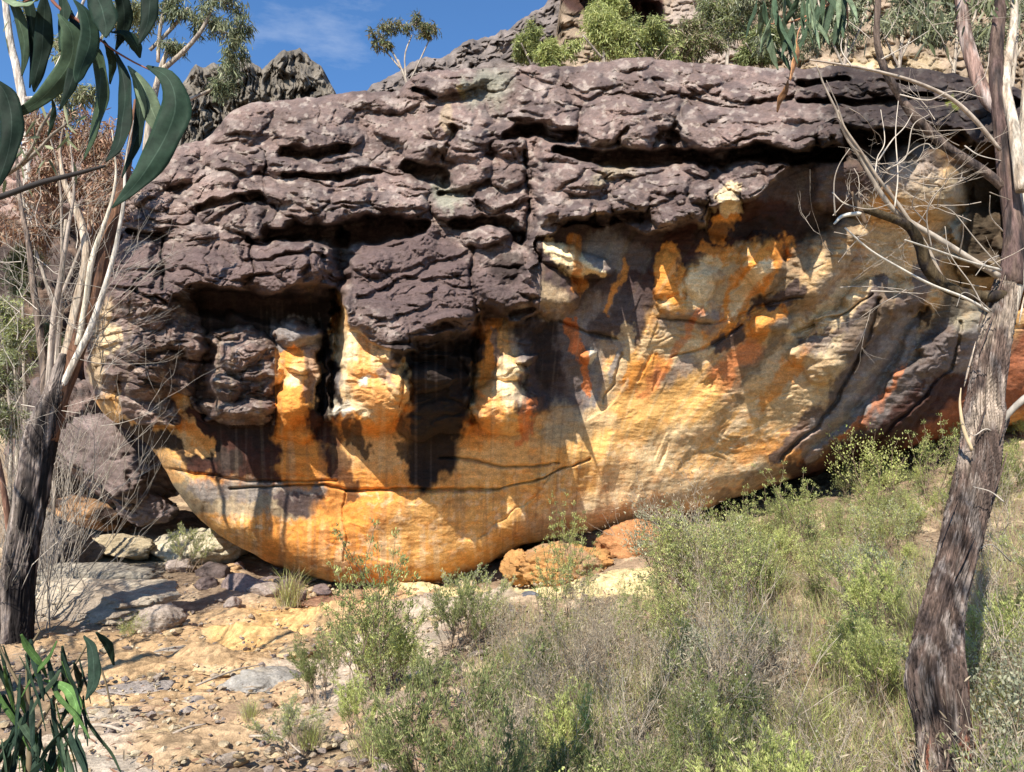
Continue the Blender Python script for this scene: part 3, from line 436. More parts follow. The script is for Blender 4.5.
    a = (ss(.35, .42, -bv) * (1 - reg) * .5 * ss(-.2, .3, n2(px / 50, py / 60, 118)))[:, None]; c = c * (1 - a) + C(.70, .50, .28) * a
    pt_ = ss(.30, .36, fbm2(px / 13, py / 10, 4, 119))[:, None] * .28; c = c * (1 - pt_) + C(.50, .20, .06) * pt_; pt_ = ss(.34, .38, fbm2(px / 9, py / 8, 4, 120))[:, None] * .3; c = c * (1 - pt_) + C(.72, .58, .40) * pt_
    for (cc, pts, soft, op) in PT[5:]: paint(c, sx, sy, pts, cc, soft, min(1, op * 1.05))
    lmask = (led * np.clip(1.0, 0, 1))[:, None]
    dk = 1 - .78 * ss(780, 870, px)[:, None] * (1 - ss(70, 20, py - 30)[:, None])        # dark weathered skin of the right-hand ledges
    g2 = gcol * (1 - .74 * ss(770, 860, sx)[:, None]); c = c * (1 - lmask) + g2 * lmask
    lm = (inb * (py > br) * (((px < 275) & (py < 425)) | ((px > 480) & (px < 540) & (py < 318))))[:, None] ; lm = np.maximum(lm, (ss(128, 112, sx) * ss(406, 392, sy) * (py > br))[:, None]); c = c * (1 - lm) + gcol * lm
    DRK = [(DKPU * 1.3, [(120, 276, 26), (200, 274, 28), (300, 272, 30)], .6, .8), (DKPU * 1.25, [(400, 268, 50), (450, 300, 48)], .5, .95), (BLACK, [(400, 350, 9), (460, 342, 14)], .5, .8), (DKPU, [(505, 290, 26)], .5, .8), (BLACK, [(505, 268, 16), (520, 262, 10)], .6, .7), (BLACK, [(520, 330, 12), (505, 312, 8)], .6, .6),  # dark varnish tones, plus undercut shade put into the colour
           (PURP, [(760, 165, 10), (720, 160, 8), (650, 220, 8), (560, 224, 8)], .6, .6), (BLACK, [(780, 158, 9), (860, 150, 10), (960, 150, 12)], .6, .8), (CREAM, [(728, 192, 10), (734, 205, 9)], .4, .8), (C(.40, .32, .20), [(622, 172, 10), (600, 176, 8)], .9, .5),
           (C(.33, .33, .24), [(440, 195, 14), (455, 200, 10)], .8, .5), (C(.34, .25, .06), [(455, 92, 5)], .8, .6), (C(.30, .30, .22), [(490, 84, 22), (470, 90, 14)], .9, .5), (C(.40, .30, .18), [(447, 112, 8), (448, 130, 6)], .9, .5), (C(.13, .14, .02), [(948, 104, 7)], .6, .8), (TAN * 1.1, [(106, 305, 9), (102, 340, 9), (100, 375, 7)], .8, .75), (CREAM, [(112, 330, 5), (110, 350, 4)], .8, .7)]
    for (cc, pts, soft, op) in DRK: paint(c, sx, sy, pts, cc, soft, op)
    # thin run-off streaks across the wall
    s1 = ss(.22, .55, n2(fl / 5 , fa / 70, 101) + .4 * n2(fl / 40, fa / 100, 102))[:, None] * (1 - lmask) * (.12 + .16 * ss(640, 560, px))[:, None]; c = c * (1 - s1) + C(.14, .10, .08) * s1
    s2 = ss(.25, .6, n2(fl / 7, fa / 60, 104))[:, None] * (1 - lmask) * .25; c = c * (1 - s2) + CREAM * c.mean(1)[:, None] / .4 * s2
    s3 = ss(.2, .6, fbm2(px / 18, py / 10, 4, 106))[:, None] * (1 - lmask) * .3; c = c * (1 - s3) + c * C(1.05, .75, .5) * s3
    # bedding tint
    bd = n2(px / 160, (py + 6 * n2(px / 90, py / 90, 108)) / 5, 109)[:, None]; c = c * (1 + .12 * bd)
    # close the rock: rows over the top and under the base, columns round the left
    Vg = V.reshape(nr, nc, 3); cg = c.reshape(nr, nc, 3)
    def ext(row, offs, wob): return [row + np.array(o) + wob * .12 * np.stack([n2(cpx / 20, cpx * 0 + k, 3), n2(cpx / 20, cpx * 0 + k, 4), n2(cpx / 15, cpx * 0 + k, 5)], 1) for k, o in enumerate(offs)]
    up = ext(Vg[0], [(0, .35, .02), (0, .9, .12), (0, 1.8, .25), (0, 3.2, .3), (0, 5, -.5), (0, 6.5, -3), (0, 7, -6)], 1); dn = ext(Vg[-1], [(0, .4, -.03), (0, 1.2, -.1), (0, 2.4, -.4), (0, 4, -1.2)], 1)
    gx = np.concatenate([np.stack(up[::-1]), Vg, np.stack(dn)]); ag = np.clip(.36 + .64 * rough, 0, 1).reshape(nr, nc, 1); cg = np.concatenate([cg, ag], 2); cx_ = np.concatenate([np.repeat(cg[:1], 7, 0), cg, np.repeat(cg[-1:], 4, 0)])
    lf = [gx[:, :1] + np.array(o) for o in ((.9, 5.5, 0), (.15, 3.5, 0), (0.02, 1.6, 0), (0, .5, 0))]; gx = np.concatenate(lf + [gx], 1); cx_ = np.concatenate([np.repeat(cx_[:, :1], 4, 1), cx_], 1)
    R, Cn = gx.shape[:2]
    o = mesh_obj('rock_overhang', gx.reshape(-1, 3), grid_faces(R, Cn)[:, ::-1], M_ROCK, origin=(-.5, 10.5, .2), col=np.clip(cx_.reshape(-1, 4)[:, :3], .008, .85), alpha=cx_.reshape(-1, 4)[:, 3])
    tag(o, 'huge overhanging sandstone boulder, dark ledges above and orange streaked belly below', 'rock')
    return o
BOULDER = boulder()

# ------------------------------------------------------------------ background cliffs
def cliff(name, label, T, Bt, Yf, px0, px1, nc, nr, base, seed, thick, vert=1.0, amp=.35, stains=()):
    cpx = np.linspace(px0, px1, nc); v = np.linspace(0, 1, nr)
    top = interp(cpx, T) + 3.5 * fbm2(cpx / 14, cpx * 0, 4, seed) ; bot = interp(cpx, Bt); PX = np.broadcast_to(cpx, (nr, nc)); PY = top + (bot - top) * v[:, None]; px = PX.ravel(); py = PY.ravel(); tt = np.broadcast_to(top, (nr, nc)).ravel()
    wx = px + 4 * fbm2(px / 20, py / 20, 3, seed + 1); wy = py + 4 * fbm2(px / 20, py / 20, 3, seed + 2)
    f1, f2, cid = worley(wx / (16 * vert), wy / (16 / vert), seed % 7); g1, g2, cid2 = worley(wx / (7 * vert), wy / (7 / vert), seed % 5 + 2)
    H = amp * (2.2 * (cid - .4) * ss(0, .4, f2 - f1) + .9 * ss(0, .4, g2 - g1) * cid2 + 1.2 * fbm2(wx / 18, wy / 18, 4, seed + 5))
    Y = Yf(px, py) - H; d = np.clip((py - tt) / 8, 0, 1); Y = Y + 1.0 * (1 - np.sqrt(1 - (1 - d) ** 2)); V = W(px, py, Y).reshape(nr, nc, 3)
    c = base * (1 + .35 * fbm2(px / 24, py / 14, 4, seed + 7)[:, None]); a = ss(0, .35, f2 - f1)[:, None]; c = c * (.75 + .25 * a)
    for (cc, pts, soft, op) in stains: paint(c, wx, wy, pts, cc, soft, op)
    up = [V[0] + np.array(o) for o in ((0, thick, -thick * .9), (0, thick * .6, -.3), (0, thick * .2, .05))]; g = np.concatenate([np.stack(up), V]); cg = c.reshape(nr, nc, 3); cg = np.concatenate([np.repeat(cg[:1], 3, 0), cg])
    L0 = g[:, :1] + np.array((0.2, thick, 0)); R0 = g[:, -1:] + np.array((-.2, thick, 0)); g = np.concatenate([L0, g, R0], 1); cg = np.concatenate([cg[:, :1], cg, cg[:, -1:]], 1)
    o = mesh_obj(name, g.reshape(-1, 3), grid_faces(*g.shape[:2])[:, ::-1], M_ROCK, origin=tuple(V[-1, nc // 2]), col=np.clip(cg.reshape(-1, 3), .01, .8)); tag(o, label, 'rock'); return o
cliff('rock_pinnacle', 'jagged grey rock pinnacle against the blue sky left of the ridge', [(170, 110), (182, 84), (196, 62), (206, 68), (214, 64), (224, 68), (232, 56), (243, 62), (250, 60), (262, 70), (272, 60), (284, 50), (300, 50), (312, 62), (322, 66), (334, 90), (340, 112), (352, 130)],
      [(0, 165), (400, 165)], lambda x, y: 22 + (x - 250) * .004 + (165 - y) * .01, 170, 352, 230, 130, C(.17, .145, .115), 120, 4, vert=.45, amp=.32)
cliff('rock_ridge', 'sloping grey rock ridge climbing behind the boulder to the cliff', [(345, 112), (358, 96), (380, 80), (400, 70), (425, 56), (440, 55), (470, 42), (495, 35), (520, 22), (545, 5), (560, -20), (620, -50)],
      [(300, 135), (620, 100)], lambda x, y: 30 - (x - 350) * .012 + (110 - y) * .03, 345, 620, 300, 170, C(.19, .155, .135), 131, 6, vert=1.2, amp=.4)
cliff('rock_outcrop', 'low brown rock shoulder in front of the grey ridge', [(425, 100), (440, 80), (470, 70), (500, 58), (515, 40), (540, 30), (565, 18), (600, 5), (640, 0)],
      [(300, 120), (660, 90)], lambda x, y: 24 - (x - 450) * .01 + (100 - y) * .03, 425, 600, 200, 110, C(.17, .135, .115), 147, 3, vert=1.1, amp=.28)
cliff('cave_cliff', 'tall tan cliff with a dark red cave above the boulder', [(555, 40), (562, -10), (600, -60), (1100, -140)], [(500, 100), (1200, 100)], lambda x, y: 22 - (x - 560) * .008 + (80 - y) * .02 + 2.2 * ss(1.15, .6, seg_dist(x, y, [(575, -10, 14), (620, 10, 22), (650, 15, 14)])),
      555, 1100, 420, 180, C(.30, .22, .15), 163, 6, vert=1.3, amp=.2, stains=[(MAROON, [(570, -10, 16), (620, 10, 24), (652, 14, 15)], .3, .95), (CREAM * .6, [(880, 60, 14), (930, 70, 12), (800, 75, 9)], .7, .5), (CREAM, [(950, 110, 20), (1000, 130, 20), (860, 75, 14)], .8, .6), (GREYL, [(690, 20, 24), (720, 50, 20)], .8, .6)])

# ------------------------------------------------------------------ loose rocks
_ico = {}
def ico(n):
    if n not in _ico:
        import bmesh
        bm = bmesh.new(); bmesh.ops.create_icosphere(bm, subdivisions=n, radius=1); _ico[n] = (np.array([v.co[:] for v in bm.verts]), np.array([[v.index for v in f.verts] for f in bm.faces])); bm.free()
    return _ico[n]
def rock_mesh(size, seed, sub=5, strata=.3, cuts=9, rz=0.0, lean=0.0):
    r = np.random.default_rng(seed); V, Fc = ico(sub); V = V.copy()
    for k in range(cuts):
        n = r.normal(size=3); n[2] *= .8; n /= np.linalg.norm(n); d = r.uniform(.55, .85); q = np.maximum(0, V @ n - d); V = V - q[:, None] * n * .93
    V = V * (1 + .13 * fbm3(V * 1.6, 3, seed)[:, None]); V = V + V * (.075 * fbm3(V * 4.5, 4, seed + 3) * (.4 if sub < 5 else 1) - .06 * ss(.09, 0, np.abs(n3(V * 1.7, seed + 6))) * (sub > 4) - .05 * ss(.2, 0, np.abs(n3(V * 2.5, seed + 5))))[:, None]
    if strata: z = V[:, 2] * 6 + .8 * n3(V * 1.5, seed + 9); s = z - np.floor(z); V[:, :2] *= (1 + strata * .12 * (s - .5))[:, None]
    V = V * np.array(size); c, s = math.cos(rz), math.sin(rz); V = np.stack([V[:, 0] * c - V[:, 1] * s, V[:, 0] * s + V[:, 1] * c, V[:, 2]], 1)
    V[:, 2] += lean * V[:, 0]; return V, Fc
def rock_col(V, base, seed, second=None):
    c = base * (1 + .3 * fbm3(V * 2.2, 4, seed + 11)[:, None])
    if second is not None: a = ss(-.05, .35, fbm3(V * 1.6, 3, seed + 13))[:, None]; c = c * (1 - a) + second * a
    return np.clip(c, .01, .85)
def rock(name, label, cpx, cpy, Y, wpx, hpx, dep, base, seed, second=None, sub=5, strata=.3, rz=0, lean=0, group=None, cuts=9, cat='rock'):
    """a loose rock whose centre shows at (cpx, cpy) at distance Y, wpx by hpx pixels large, dep metres deep"""
    ctr = W(cpx, cpy, Y); k = Y / F * .58; V, Fc = rock_mesh((wpx * k, dep * .58, hpx * k), seed, sub, strata, cuts, rz, lean); c = rock_col(V, base, seed, second)
    V = V + ctr; org = ctr.copy(); org[2] = V[:, 2].min()
    o = mesh_obj(name, V, Fc, M_ROCK, origin=tuple(org), col=c); tag(o, label, cat, group); return o
PR = C(.20, .15, .135)
rock('boulder', 'angular purple grey boulder under the left lip of the overhang', 116, 462, 12.6, 130, 96, 1.8, PR * .9, 11, GREYD, sub=6, lean=-.35, strata=.9, cuts=15)
rock('boulder', 'dark boulder behind the burnt left trunk below the big overhang', 60, 440, 13.6, 90, 110, 2.0, C(.13, .10, .09), 12, GREY, sub=6)
rock('boulder', 'squarish rock wedged under the angular purple grey boulder', 148, 506, 12.4, 52, 34, .9, PR, 13, sub=5)
rock('boulder', 'orange stained rock in the shade left of the squarish rock', 98, 512, 12.8, 70, 36, 1.0, C(.35, .2, .1), 14, BLACK * 2, sub=5)
rock('boulder', 'dark grey rounded rock just right of the burnt left trunk', 56, 548, 10.8, 76, 52, 1.0, C(.13, .11, .095), 15, sub=5)
rock('boulder', 'tall shaded rock face at the far left edge behind the twigs', 25, 330, 14.5, 130, 220, 2.2, C(.09, .065, .055), 16, C(.2, .13, .09), sub=6)
rock('boulder', 'pinkish rock slope showing through dry leaves near the left edge', 70, 205, 15.5, 190, 110, 2.5, C(.34, .23, .19), 17, GREY, sub=6)
rock('flat_rock', 'largest pale grey flat rock beside the path at the left', 104, 602, 8.9, 150, 46, 1.1, C(.42, .35, .26), 18, C(.30, .24, .18), sub=6, strata=.1, cuts=12)
rock('flat_rock', 'long low slab behind the largest flat grey rock', 80, 578, 10.0, 130, 26, 1.0, C(.32, .28, .22), 19, sub=5)
rock('flat_rock', 'mottled triangular rock at the right end of the flat grey rock', 160, 624, 8.2, 44, 32, .45, C(.30, .24, .19), 20, C(.38, .22, .1), sub=5)
rock('flat_rock', 'blue grey slab sunk in the path between the shrubs and sand', 266, 686, 6.3, 76, 30, 0.6, C(.32, .29, .25), 21, C(.36, .3, .22), sub=5, lean=-.12)
rock('flat_rock', 'pale sunlit slab by the shaded gap under the left belly', 196, 548, 12.0, 84, 34, 1.2, C(.48, .42, .30), 22, sub=5)
rock('flat_rock', 'tan slab below the orange stained rock in the left gully', 120, 548, 11.8, 80, 22, 1.1, C(.42, .34, .22), 23, sub=5)
rock('boulder', 'rounded orange boulder under the belly beside the yellow shelf', 562, 564, 10.0, 92, 52, 1.0, C(.48, .25, .09), 24, C(.36, .22, .12), sub=6, strata=.1)
rock('boulder', 'red brown boulder in the shade right of the rounded orange boulder', 636, 548, 10.6, 70, 46, 1.0, C(.40, .19, .08), 25, C(.2, .12, .08), sub=5, strata=.1)
rock('boulder', 'small orange rock tucked left of the rounded orange boulder', 520, 568, 10.2, 34, 30, .6, C(.42, .22, .08), 26, sub=5)
rock('boulder', 'low dark rock filling the gap behind the orange boulder', 590, 545, 11.4, 90, 34, .8, C(.22, .13, .08), 27, sub=5)
rock('rock', 'cream and orange block on the shelf left of the purple stone', 412, 604, 9.3, 36, 16, .35, C(.60, .42, .22), 28, ORANGE, sub=4)
rock('rock', 'purple grey stone below the cream and orange block', 414, 620, 8.9, 28, 24, .3, C(.24, .2, .2), 29, sub=4)
rock('rock', 'dark blue grey stone on the yellow shelf near the middle', 532, 602, 8.6, 24, 18, .25, C(.12, .12, .13), 30, sub=4)
rock('rock', 'pale purple stone left of the dark blue grey stone', 506, 612, 8.3, 30, 18, .3, C(.36, .3, .28), 31, sub=4)
rock('rock', 'whitish lichen covered stone among the grass low in the middle', 452, 678, 6.2, 32, 18, .25, C(.42, .40, .34), 32, sub=4)
rock('rock', 'flat reddish slab under the rim beside the pale grass tuft', 330, 602, 9.8, 66, 9, .4, C(.36, .2, .12), 33, sub=4)
rock('rock', 'brown stone lying between the green stems on the right slope', 836, 628, 6.6, 34, 18, .25, C(.30, .17, .10), 34, sub=4)
rock('rock', 'grey stone poking out of the litter beside the right trunk', 812, 655, 6.2, 70, 18, .3, C(.30, .24, .2), 35, sub=4)
for i, (x, y, w_, h_, bc) in enumerate([(215, 572, 34, 18, GREYD), (240, 585, 36, 20, PR), (262, 590, 30, 18, GREYL), (285, 584, 22, 13, PR), (232, 604, 18, 12, GREYL), (205, 584, 22, 12, PR), (298, 596, 20, 10, GREYL), (180, 566, 30, 12, GREYL), (322, 590, 22, 10, PR)]):
    p = hit(x, y + h_ * .35); rock('stone', 'grey stone in the shaded pile under the left belly of the boulder', x, y, p[1], w_, h_, .35, bc, 60 + i, sub=4, group='stones piled under the left belly')
for k in range(34):
    x = R_.uniform(205, 530); y = np.interp(x, [205, 290, 380, 440, 530], [560, 588, 596, 592, 572]) + R_.uniform(-4, 9); p = hit(x, y); w_ = R_.uniform(7, 20)
    rock('stone', 'small block lying along the foot of the orange belly', x, y, p[1], w_, w_ * .6, .25, [C(.46, .30, .16), C(.36, .22, .12), PR * 1.2, C(.5, .38, .24)][k % 4], 400 + k, sub=3, group='small blocks along the foot of the belly')
# stones strewn on the path
for i, (x, y, w_, h_, lb) in enumerate([(180, 655, 60, 10, 'thin pale slab on the path above the thin stick'), (215, 668, 90, 9, 'long low ledge of rock crossing the path'), (130, 690, 54, 10, 'grey slab at the left of the path beside the sapling'), (240, 712, 70, 10, 'low brown slab on the lower path'), (110, 716, 70, 12, 'broad grey slab low at the left of the path'), (170, 740, 90, 12, 'flat brown rock sheet at the bottom of the path'), (200, 700, 30, 9, 'small brown block on the path'),
  (150, 706, 22, 8, 'pale cream block on the path left of the small brown block'), (120, 768, 100, 14, 'flat grey rock at the very bottom left of the path'), (300, 650, 40, 10, 'tan slab at the right side of the sand'), (158, 690, 22, 9, 'yellowish block beside the grey path slab'), (350, 720, 44, 12, 'pale pinkish slab among the shrubs by the path'), (440, 640, 34, 12, 'light stone below the yellow shelf')]):
    p = hit(x, y); rock('flat_rock', lb, x, y, p[1] + .05, w_, h_, .5, [C(.40, .33, .25), C(.50, .36, .2), C(.33, .28, .24), C(.42, .28, .17)][i % 4], 300 + i, sub=5 if w_ > 50 else 4, strata=.3, group=None)
R_.seed(12)
protos = []
for i in range(8):
    V, Fc = rock_mesh((.5, .42, .28), 200 + i, 3, .1, 8); c = rock_col(V, [C(.50, .36, .20), C(.42, .34, .27), C(.56, .44, .28), C(.33, .26, .22)][i % 4], i)
    protos.append(mesh_obj('stone', V, Fc, M_ROCK, col=c))
pr = random.Random(5); used = set()
for k in range(210):
    if k < 120: x, y = pr.uniform(60, 400), pr.uniform(596, 765)
    elif k < 165: x, y = pr.uniform(380, 660), pr.uniform(588, 622)
    else: x, y = pr.uniform(400, 560), pr.uniform(610, 700)
    p = hit(x, y); j = pr.randrange(8)
    if j in used: o = protos[j].copy(); COL.objects.link(o)
    else: o = protos[j]; used.add(j)
    s = abs(pr.gauss(0, .07)) + .04
    o.location = (p[0], p[1], p[2] + s * -.03); o.rotation_euler = (pr.uniform(-.3, .3), pr.uniform(-.3, .3), pr.uniform(0, 6.28)); o.scale = (s, s * pr.uniform(.6, 1), s * pr.uniform(.5, 1))
    tag(o, 'small tan stone lying loose on the sandy path or shelf', 'stone', 'small loose stones on the path and shelf')

# ------------------------------------------------------------------ vegetation builders
R_ = random.Random(11)
def spline(P, n):
    P = np.asarray(P, float); m = len(P); Q = np.vstack([2 * P[0] - P[1], P, 2 * P[-1] - P[-2]]); out = []
    for t in np.linspace(0, m - 1 - 1e-6, n):
        i = int(t); f = t - i; a, b, c, d = Q[i:i + 4]; out.append(.5 * (2 * b + (c - a) * f + (2 * a - 5 * b + 4 * c - d) * f * f + (3 * b - a - 3 * c + d) * f ** 3))
    return np.array(out)
def pxl(pts, Y0, Y1=None, n=None):
    """limb drawn as (px, py, radius px) at distance Y0 .. Y1: world points and radii"""
    Y1 = Y0 if Y1 is None else Y1; a = np.array(pts, float); n = n or len(a) * 5; q = spline(a, n); Y = np.linspace(Y0, Y1, n)
    return W(q[:, 0], q[:, 1], Y), np.maximum(q[:, 2], .2) * Y / F / (.93 + .32 * np.abs((q[:, 0] - 512) / F) - .0)
def bark_disp(seed, amp=.16, fr=3.5, tw=1.0, ln=9):
    def f(t, th):
        sh = np.broadcast(t, th).shape; T = np.broadcast_to(t, sh).ravel(); A = np.broadcast_to(th, sh).ravel() + tw * T + .4 * np.sin(T * 9)
        p = np.stack([np.cos(A) * fr, np.sin(A) * fr, T * ln], 1); r = 1 + amp * (1.2 * (.35 - np.abs(n3(p, seed))) + .6 * n3(p * np.array([2.2, 2.2, 1.4]), seed + 1) + .5 * n3(p * .35, seed + 2))
        return r.reshape(sh)
    return f
def bark_color(mb, seed, tones):
    """tones: list of (colour, threshold) mixed over the collected vertices by stretched noise"""
    V = np.concatenate(mb.V); c = np.tile(tones[0], (len(V), 1))
    for k, t in enumerate(tones[1:]):
        n = fbm3(V * np.array([26, 26, 2.6]), 3, seed + 7 * k); a = ss(.0, .35, n)[:, None]; c = c * (1 - a) + t * a
    return np.clip(c, .01, .85)
def twigs(mb, p, d, ln, r, depth, rr, col, tips=None, spread=.7, up=.15, sides=4, kids=(2, 4)):
    n = 5; P = [np.array(p)]; d = np.array(d, float); d /= np.linalg.norm(d)
    for i in range(n - 1):
        d = d + np.array([rr.gauss(0, .16), rr.gauss(0, .16), rr.gauss(0, .12) + up * .3]); d /= np.linalg.norm(d); P.append(P[-1] + d * ln / (n - 1))
    mb.tube(P, np.linspace(r, r * .5, n), sides, col, cap=False)
    if depth == 0:
        if tips is not None:
            for q_ in range(1, 5): tips.append((P[q_], d))
        return
    for k in range(rr.randint(*kids)):
        i = rr.choice([2, 3, 4, 4]); a = rr.uniform(0, 6.28); q = d + spread * np.array([math.cos(a), math.sin(a), rr.uniform(-.4, .6)])
        twigs(mb, P[i], q, ln * rr.uniform(.5, .8), r * .55, depth - 1, rr, col, tips, spread, up, max(3, sides - 1), kids)
def leafy(mb, tips, n, ln, wd, cols, spread, hang, rr, bend=.1):
    """n leaves round every tip; hang 0 spiky .. 1 pendant"""
    g = np.random.default_rng(rr.randrange(10**6)); T = np.array([t[0] for t in tips]); D = np.array([t[1] for t in tips]); k = np.repeat(np.arange(len(T)), n); m = len(k)
    P = T[k] + g.normal(0, spread, (m, 3)); d = D[k] * (1 - hang) + g.normal(0, .55, (m, 3)); d[:, 2] -= hang * 1.1
    cc = np.array(cols)[g.integers(0, len(cols), m)] * g.uniform(.7, 1.3, (m, 1)); mb.leaves(P, d, g.normal(size=(m, 3)), ln * g.uniform(.6, 1.3, m), wd * g.uniform(.7, 1.3, m), np.clip(cc, .01, .8), .2, bend)
GG = [C(.19, .22, .075), C(.24, .27, .10), C(.14, .165, .06), C(.30, .31, .13)]; YG = [C(.40, .43, .14), C(.48, .48, .20), C(.31, .35, .11)]; SG = [C(.30, .31, .20), C(.40, .39, .27), C(.22, .23, .15)]
DK = [C(.09, .115, .05), C(.13, .15, .065), C(.17, .19, .08)]; DRYC = [C(.34, .27, .18), C(.26, .20, .14), C(.42, .35, .24)]; GUMC = [C(.15, .18, .085), C(.22, .24, .12), C(.30, .31, .17), C(.11, .13, .07)]
REDL = [C(.32, .17, .10), C(.40, .25, .16), C(.25, .13, .08), C(.42, .32, .22)]
def shrub(kind, seed, h=.6, spread=.25):
    """a shrub standing at the origin: heath, dry, leafy or whip"""
    rr = random.Random(seed); root = empty(kind + '_shrub' if kind != 'tuft' else 'grass_tuft', (0, 0, 0))
    if kind == 'tuft':
        m = 260; g = np.random.default_rng(seed); mb = MB(); P = np.zeros((m, 3)); P[:, :2] = g.normal(0, .05, (m, 2)); D = g.normal(0, .38, (m, 3)); D[:, 2] = 1; cc = np.array(YG + DRYC)[g.integers(0, 6, m)] * 1.1
        mb.blades(P, D, h * g.uniform(.5, 1.1, m), .005, cc, .35); mb.build('blades', M_HEATH, root)
        m = 60; mb = MB(); P = np.zeros((m, 3)); P[:, :2] = g.normal(0, .06, (m, 2)); D = g.normal(0, .9, (m, 3)); D[:, 2] = .6; mb.blades(P, D, h * g.uniform(.3, .7, m), .006, C(.42, .36, .24), .5); mb.build('dead_blades', M_HEATH, root)
        return root
    st = MB(); tips = []; ns = {'heath': 13, 'dry': 13, 'leafy': 9, 'whip': 9}[kind]
    for i in range(ns):
        a = rr.uniform(0, 6.28); e = rr.uniform(0, spread * (1.6 if kind != 'whip' else .8)); d = (math.cos(a) * e / max(h, .3), math.sin(a) * e / max(h, .3), 1)
        twigs(st, (rr.gauss(0, .05), rr.gauss(0, .05), -.05), d, h * rr.uniform(.5, .8), .005 if kind != 'dry' else .004, 2 if kind != 'whip' else 1, rr, (C(.22, .16, .11) if kind != 'dry' else C(.36, .30, .23)) * rr.uniform(.7, 1.3), tips, .5 if kind != 'dry' else .75, .3, 4)
    st.build('stems', M_TWIG, root); fo = MB(); rr = random.Random(seed + 500)
    if kind == 'heath': leafy(fo, tips, 13, .026, .0055, [GG, YG, DK + GG, SG + YG][seed % 4], .009, -.35, rr)
    elif kind == 'leafy': leafy(fo, tips, 6, .022, .010, [GG, YG, SG][seed % 3], .032, 0, rr)
    elif kind == 'whip': leafy(fo, tips, 26, .024, .007, GG + YG, .014, -.2, rr)
    else: leafy(fo, tips, 2, .03, .005, DRYC, .03, 0, rr)
    fo.build('foliage' if kind != 'dry' else 'dead_leaves', M_HEATH, root); return root
def place(o, px, py, s, label, group=None, rz=None, cat='shrub', rr=R_):
    p = hit(px, py) if py is not None else px; o.location = p; o.scale = (s, s, s * rr.uniform(.85, 1.15)); o.rotation_euler = (rr.gauss(0, .06), rr.gauss(0, .06), rr.uniform(0, 6.28)); tag(o, label, cat, group); return o
PRO = {'heath': [shrub('heath', 20 + i, .5, .28) for i in range(4)], 'dry': [shrub('dry', 30 + i, .55, .35) for i in range(3)], 'leafy': [shrub('leafy', 42 + i, .5, .28) for i in range(3)], 'tuft': [shrub('tuft', 50 + i, .42) for i in range(2)], 'whip': [shrub('whip', 61, 1.0, .12)]}
LAB = {'heath': 'fine leaved green heath shrub in the thicket on the slope', 'dry': 'dead grey twiggy shrub in the thicket on the slope', 'leafy': 'small leaved pale green shrub in the thicket on the slope', 'tuft': 'thin green and straw grass tuft on the slope', 'whip': 'tall thin green shrub'}
GRP = {'heath': 'green heath shrubs on the slope', 'dry': 'dead twiggy shrubs on the slope', 'leafy': 'pale leafy shrubs on the slope', 'tuft': 'grass tufts on the slope'}
fresh = {(k, i) for k in PRO for i in range(len(PRO[k]))}
def inst(kind, i=None):
    i = R_.randrange(len(PRO[kind])) if i is None else i; o = PRO[kind][i]
    if (kind, i) in fresh: fresh.discard((kind, i)); return o
    return copy_tree(o)
# named plants
for kind, i, x, y, s, lab in [
  ('whip', 0, 377, 700, 1.15, 'tallest thin green shrub standing before the orange belly'), ('whip', 0, 548, 640, .75, 'slender green sapling rising in front of the rounded orange boulder'),
  ('whip', 0, 366, 694, .8, 'shorter bushy green shrub just left of the tallest thin shrub'), ('heath', 1, 384, 690, 1.0, 'dense green shrub around the base of the tallest thin shrub'), ('heath', 3, 470, 640, .8, 'grey green shrub at the left of the slope thicket'), ('tuft', 0, 500, 615, .8, 'straw coloured grass tuft on the yellow shelf'), ('whip', 0, 710, 560, .75, 'thin shrub with brown stems beside the large grey dead shrub'),
  ('tuft', 1, 310, 748, 0.6, 'grass tuft at the bottom edge right of the short stick'),
  ('heath', 1, 352, 742, 0.55, 'low bright green shrub at the bottom edge beside a grass tuft'),
  ('tuft', 0, 250, 722, 0.45, 'little grass tuft alone on the lower path'),
  ('heath', 0, 408, 720, 0.7, 'green shrub at the left end of the foreground thicket'),
  ('tuft', 1, 372, 760, 0.7, 'straw tuft at the bottom edge before the thicket'),
  ('tuft', 0, 290, 606, 1.25, 'pale green grass tuft under the rim of the boulder'), ('heath', 0, 318, 706, .62, 'small bright green shrub left of the tallest thin green shrub'),
  ('heath', 3, 292, 754, .5, 'low dark green shrub at the bottom edge beside the path'), ('heath', 1, 400, 690, .8, 'bright green bushy shrub at the foot of the tallest thin shrub'),
  ('leafy', 0, 345, 672, .9, 'loose leafy shrub left of the tallest thin green shrub'), ('dry', 0, 690, 590, 1.6, 'large grey twiggy dead shrub in front of the right end of the belly'),
  ('leafy', 2, 660, 585, 1.5, 'silvery green shrub with upright leafy stems beside the large dead shrub'), ('whip', 0, 800, 560, 1.15, 'reddish stemmed upright shrub before the dark hollow'),
  ('leafy', 1, 885, 510, 1.5, 'pale leafed shrub at the mouth of the dark hollow'), ('whip', 0, 930, 505, 1.2, 'arching green sprig left of the big trunk by the hollow'),
  ('heath', 2, 122, 530, 1.2, 'dark green shrub under the angular boulder in the left gully'), ('heath', 3, 188, 572, .9, 'small dark shrub among the slabs of the left gully'),
  ('tuft', 1, 215, 556, 1.3, 'sunlit grass tuft on the pale slab of the left gully'), ('leafy', 1, 130, 640, .4, 'tiny shrub beside the flat grey rock by the path'),
  ('heath', 0, 450, 655, .9, 'light green shrub behind the whitish stone in the middle'), ('dry', 1, 1000, 560, 1.2, 'dead twiggy shrub just right of the big trunk')]:
    place(inst(kind, i), x, y, s, lab, cat='grass' if kind == 'tuft' else 'shrub')
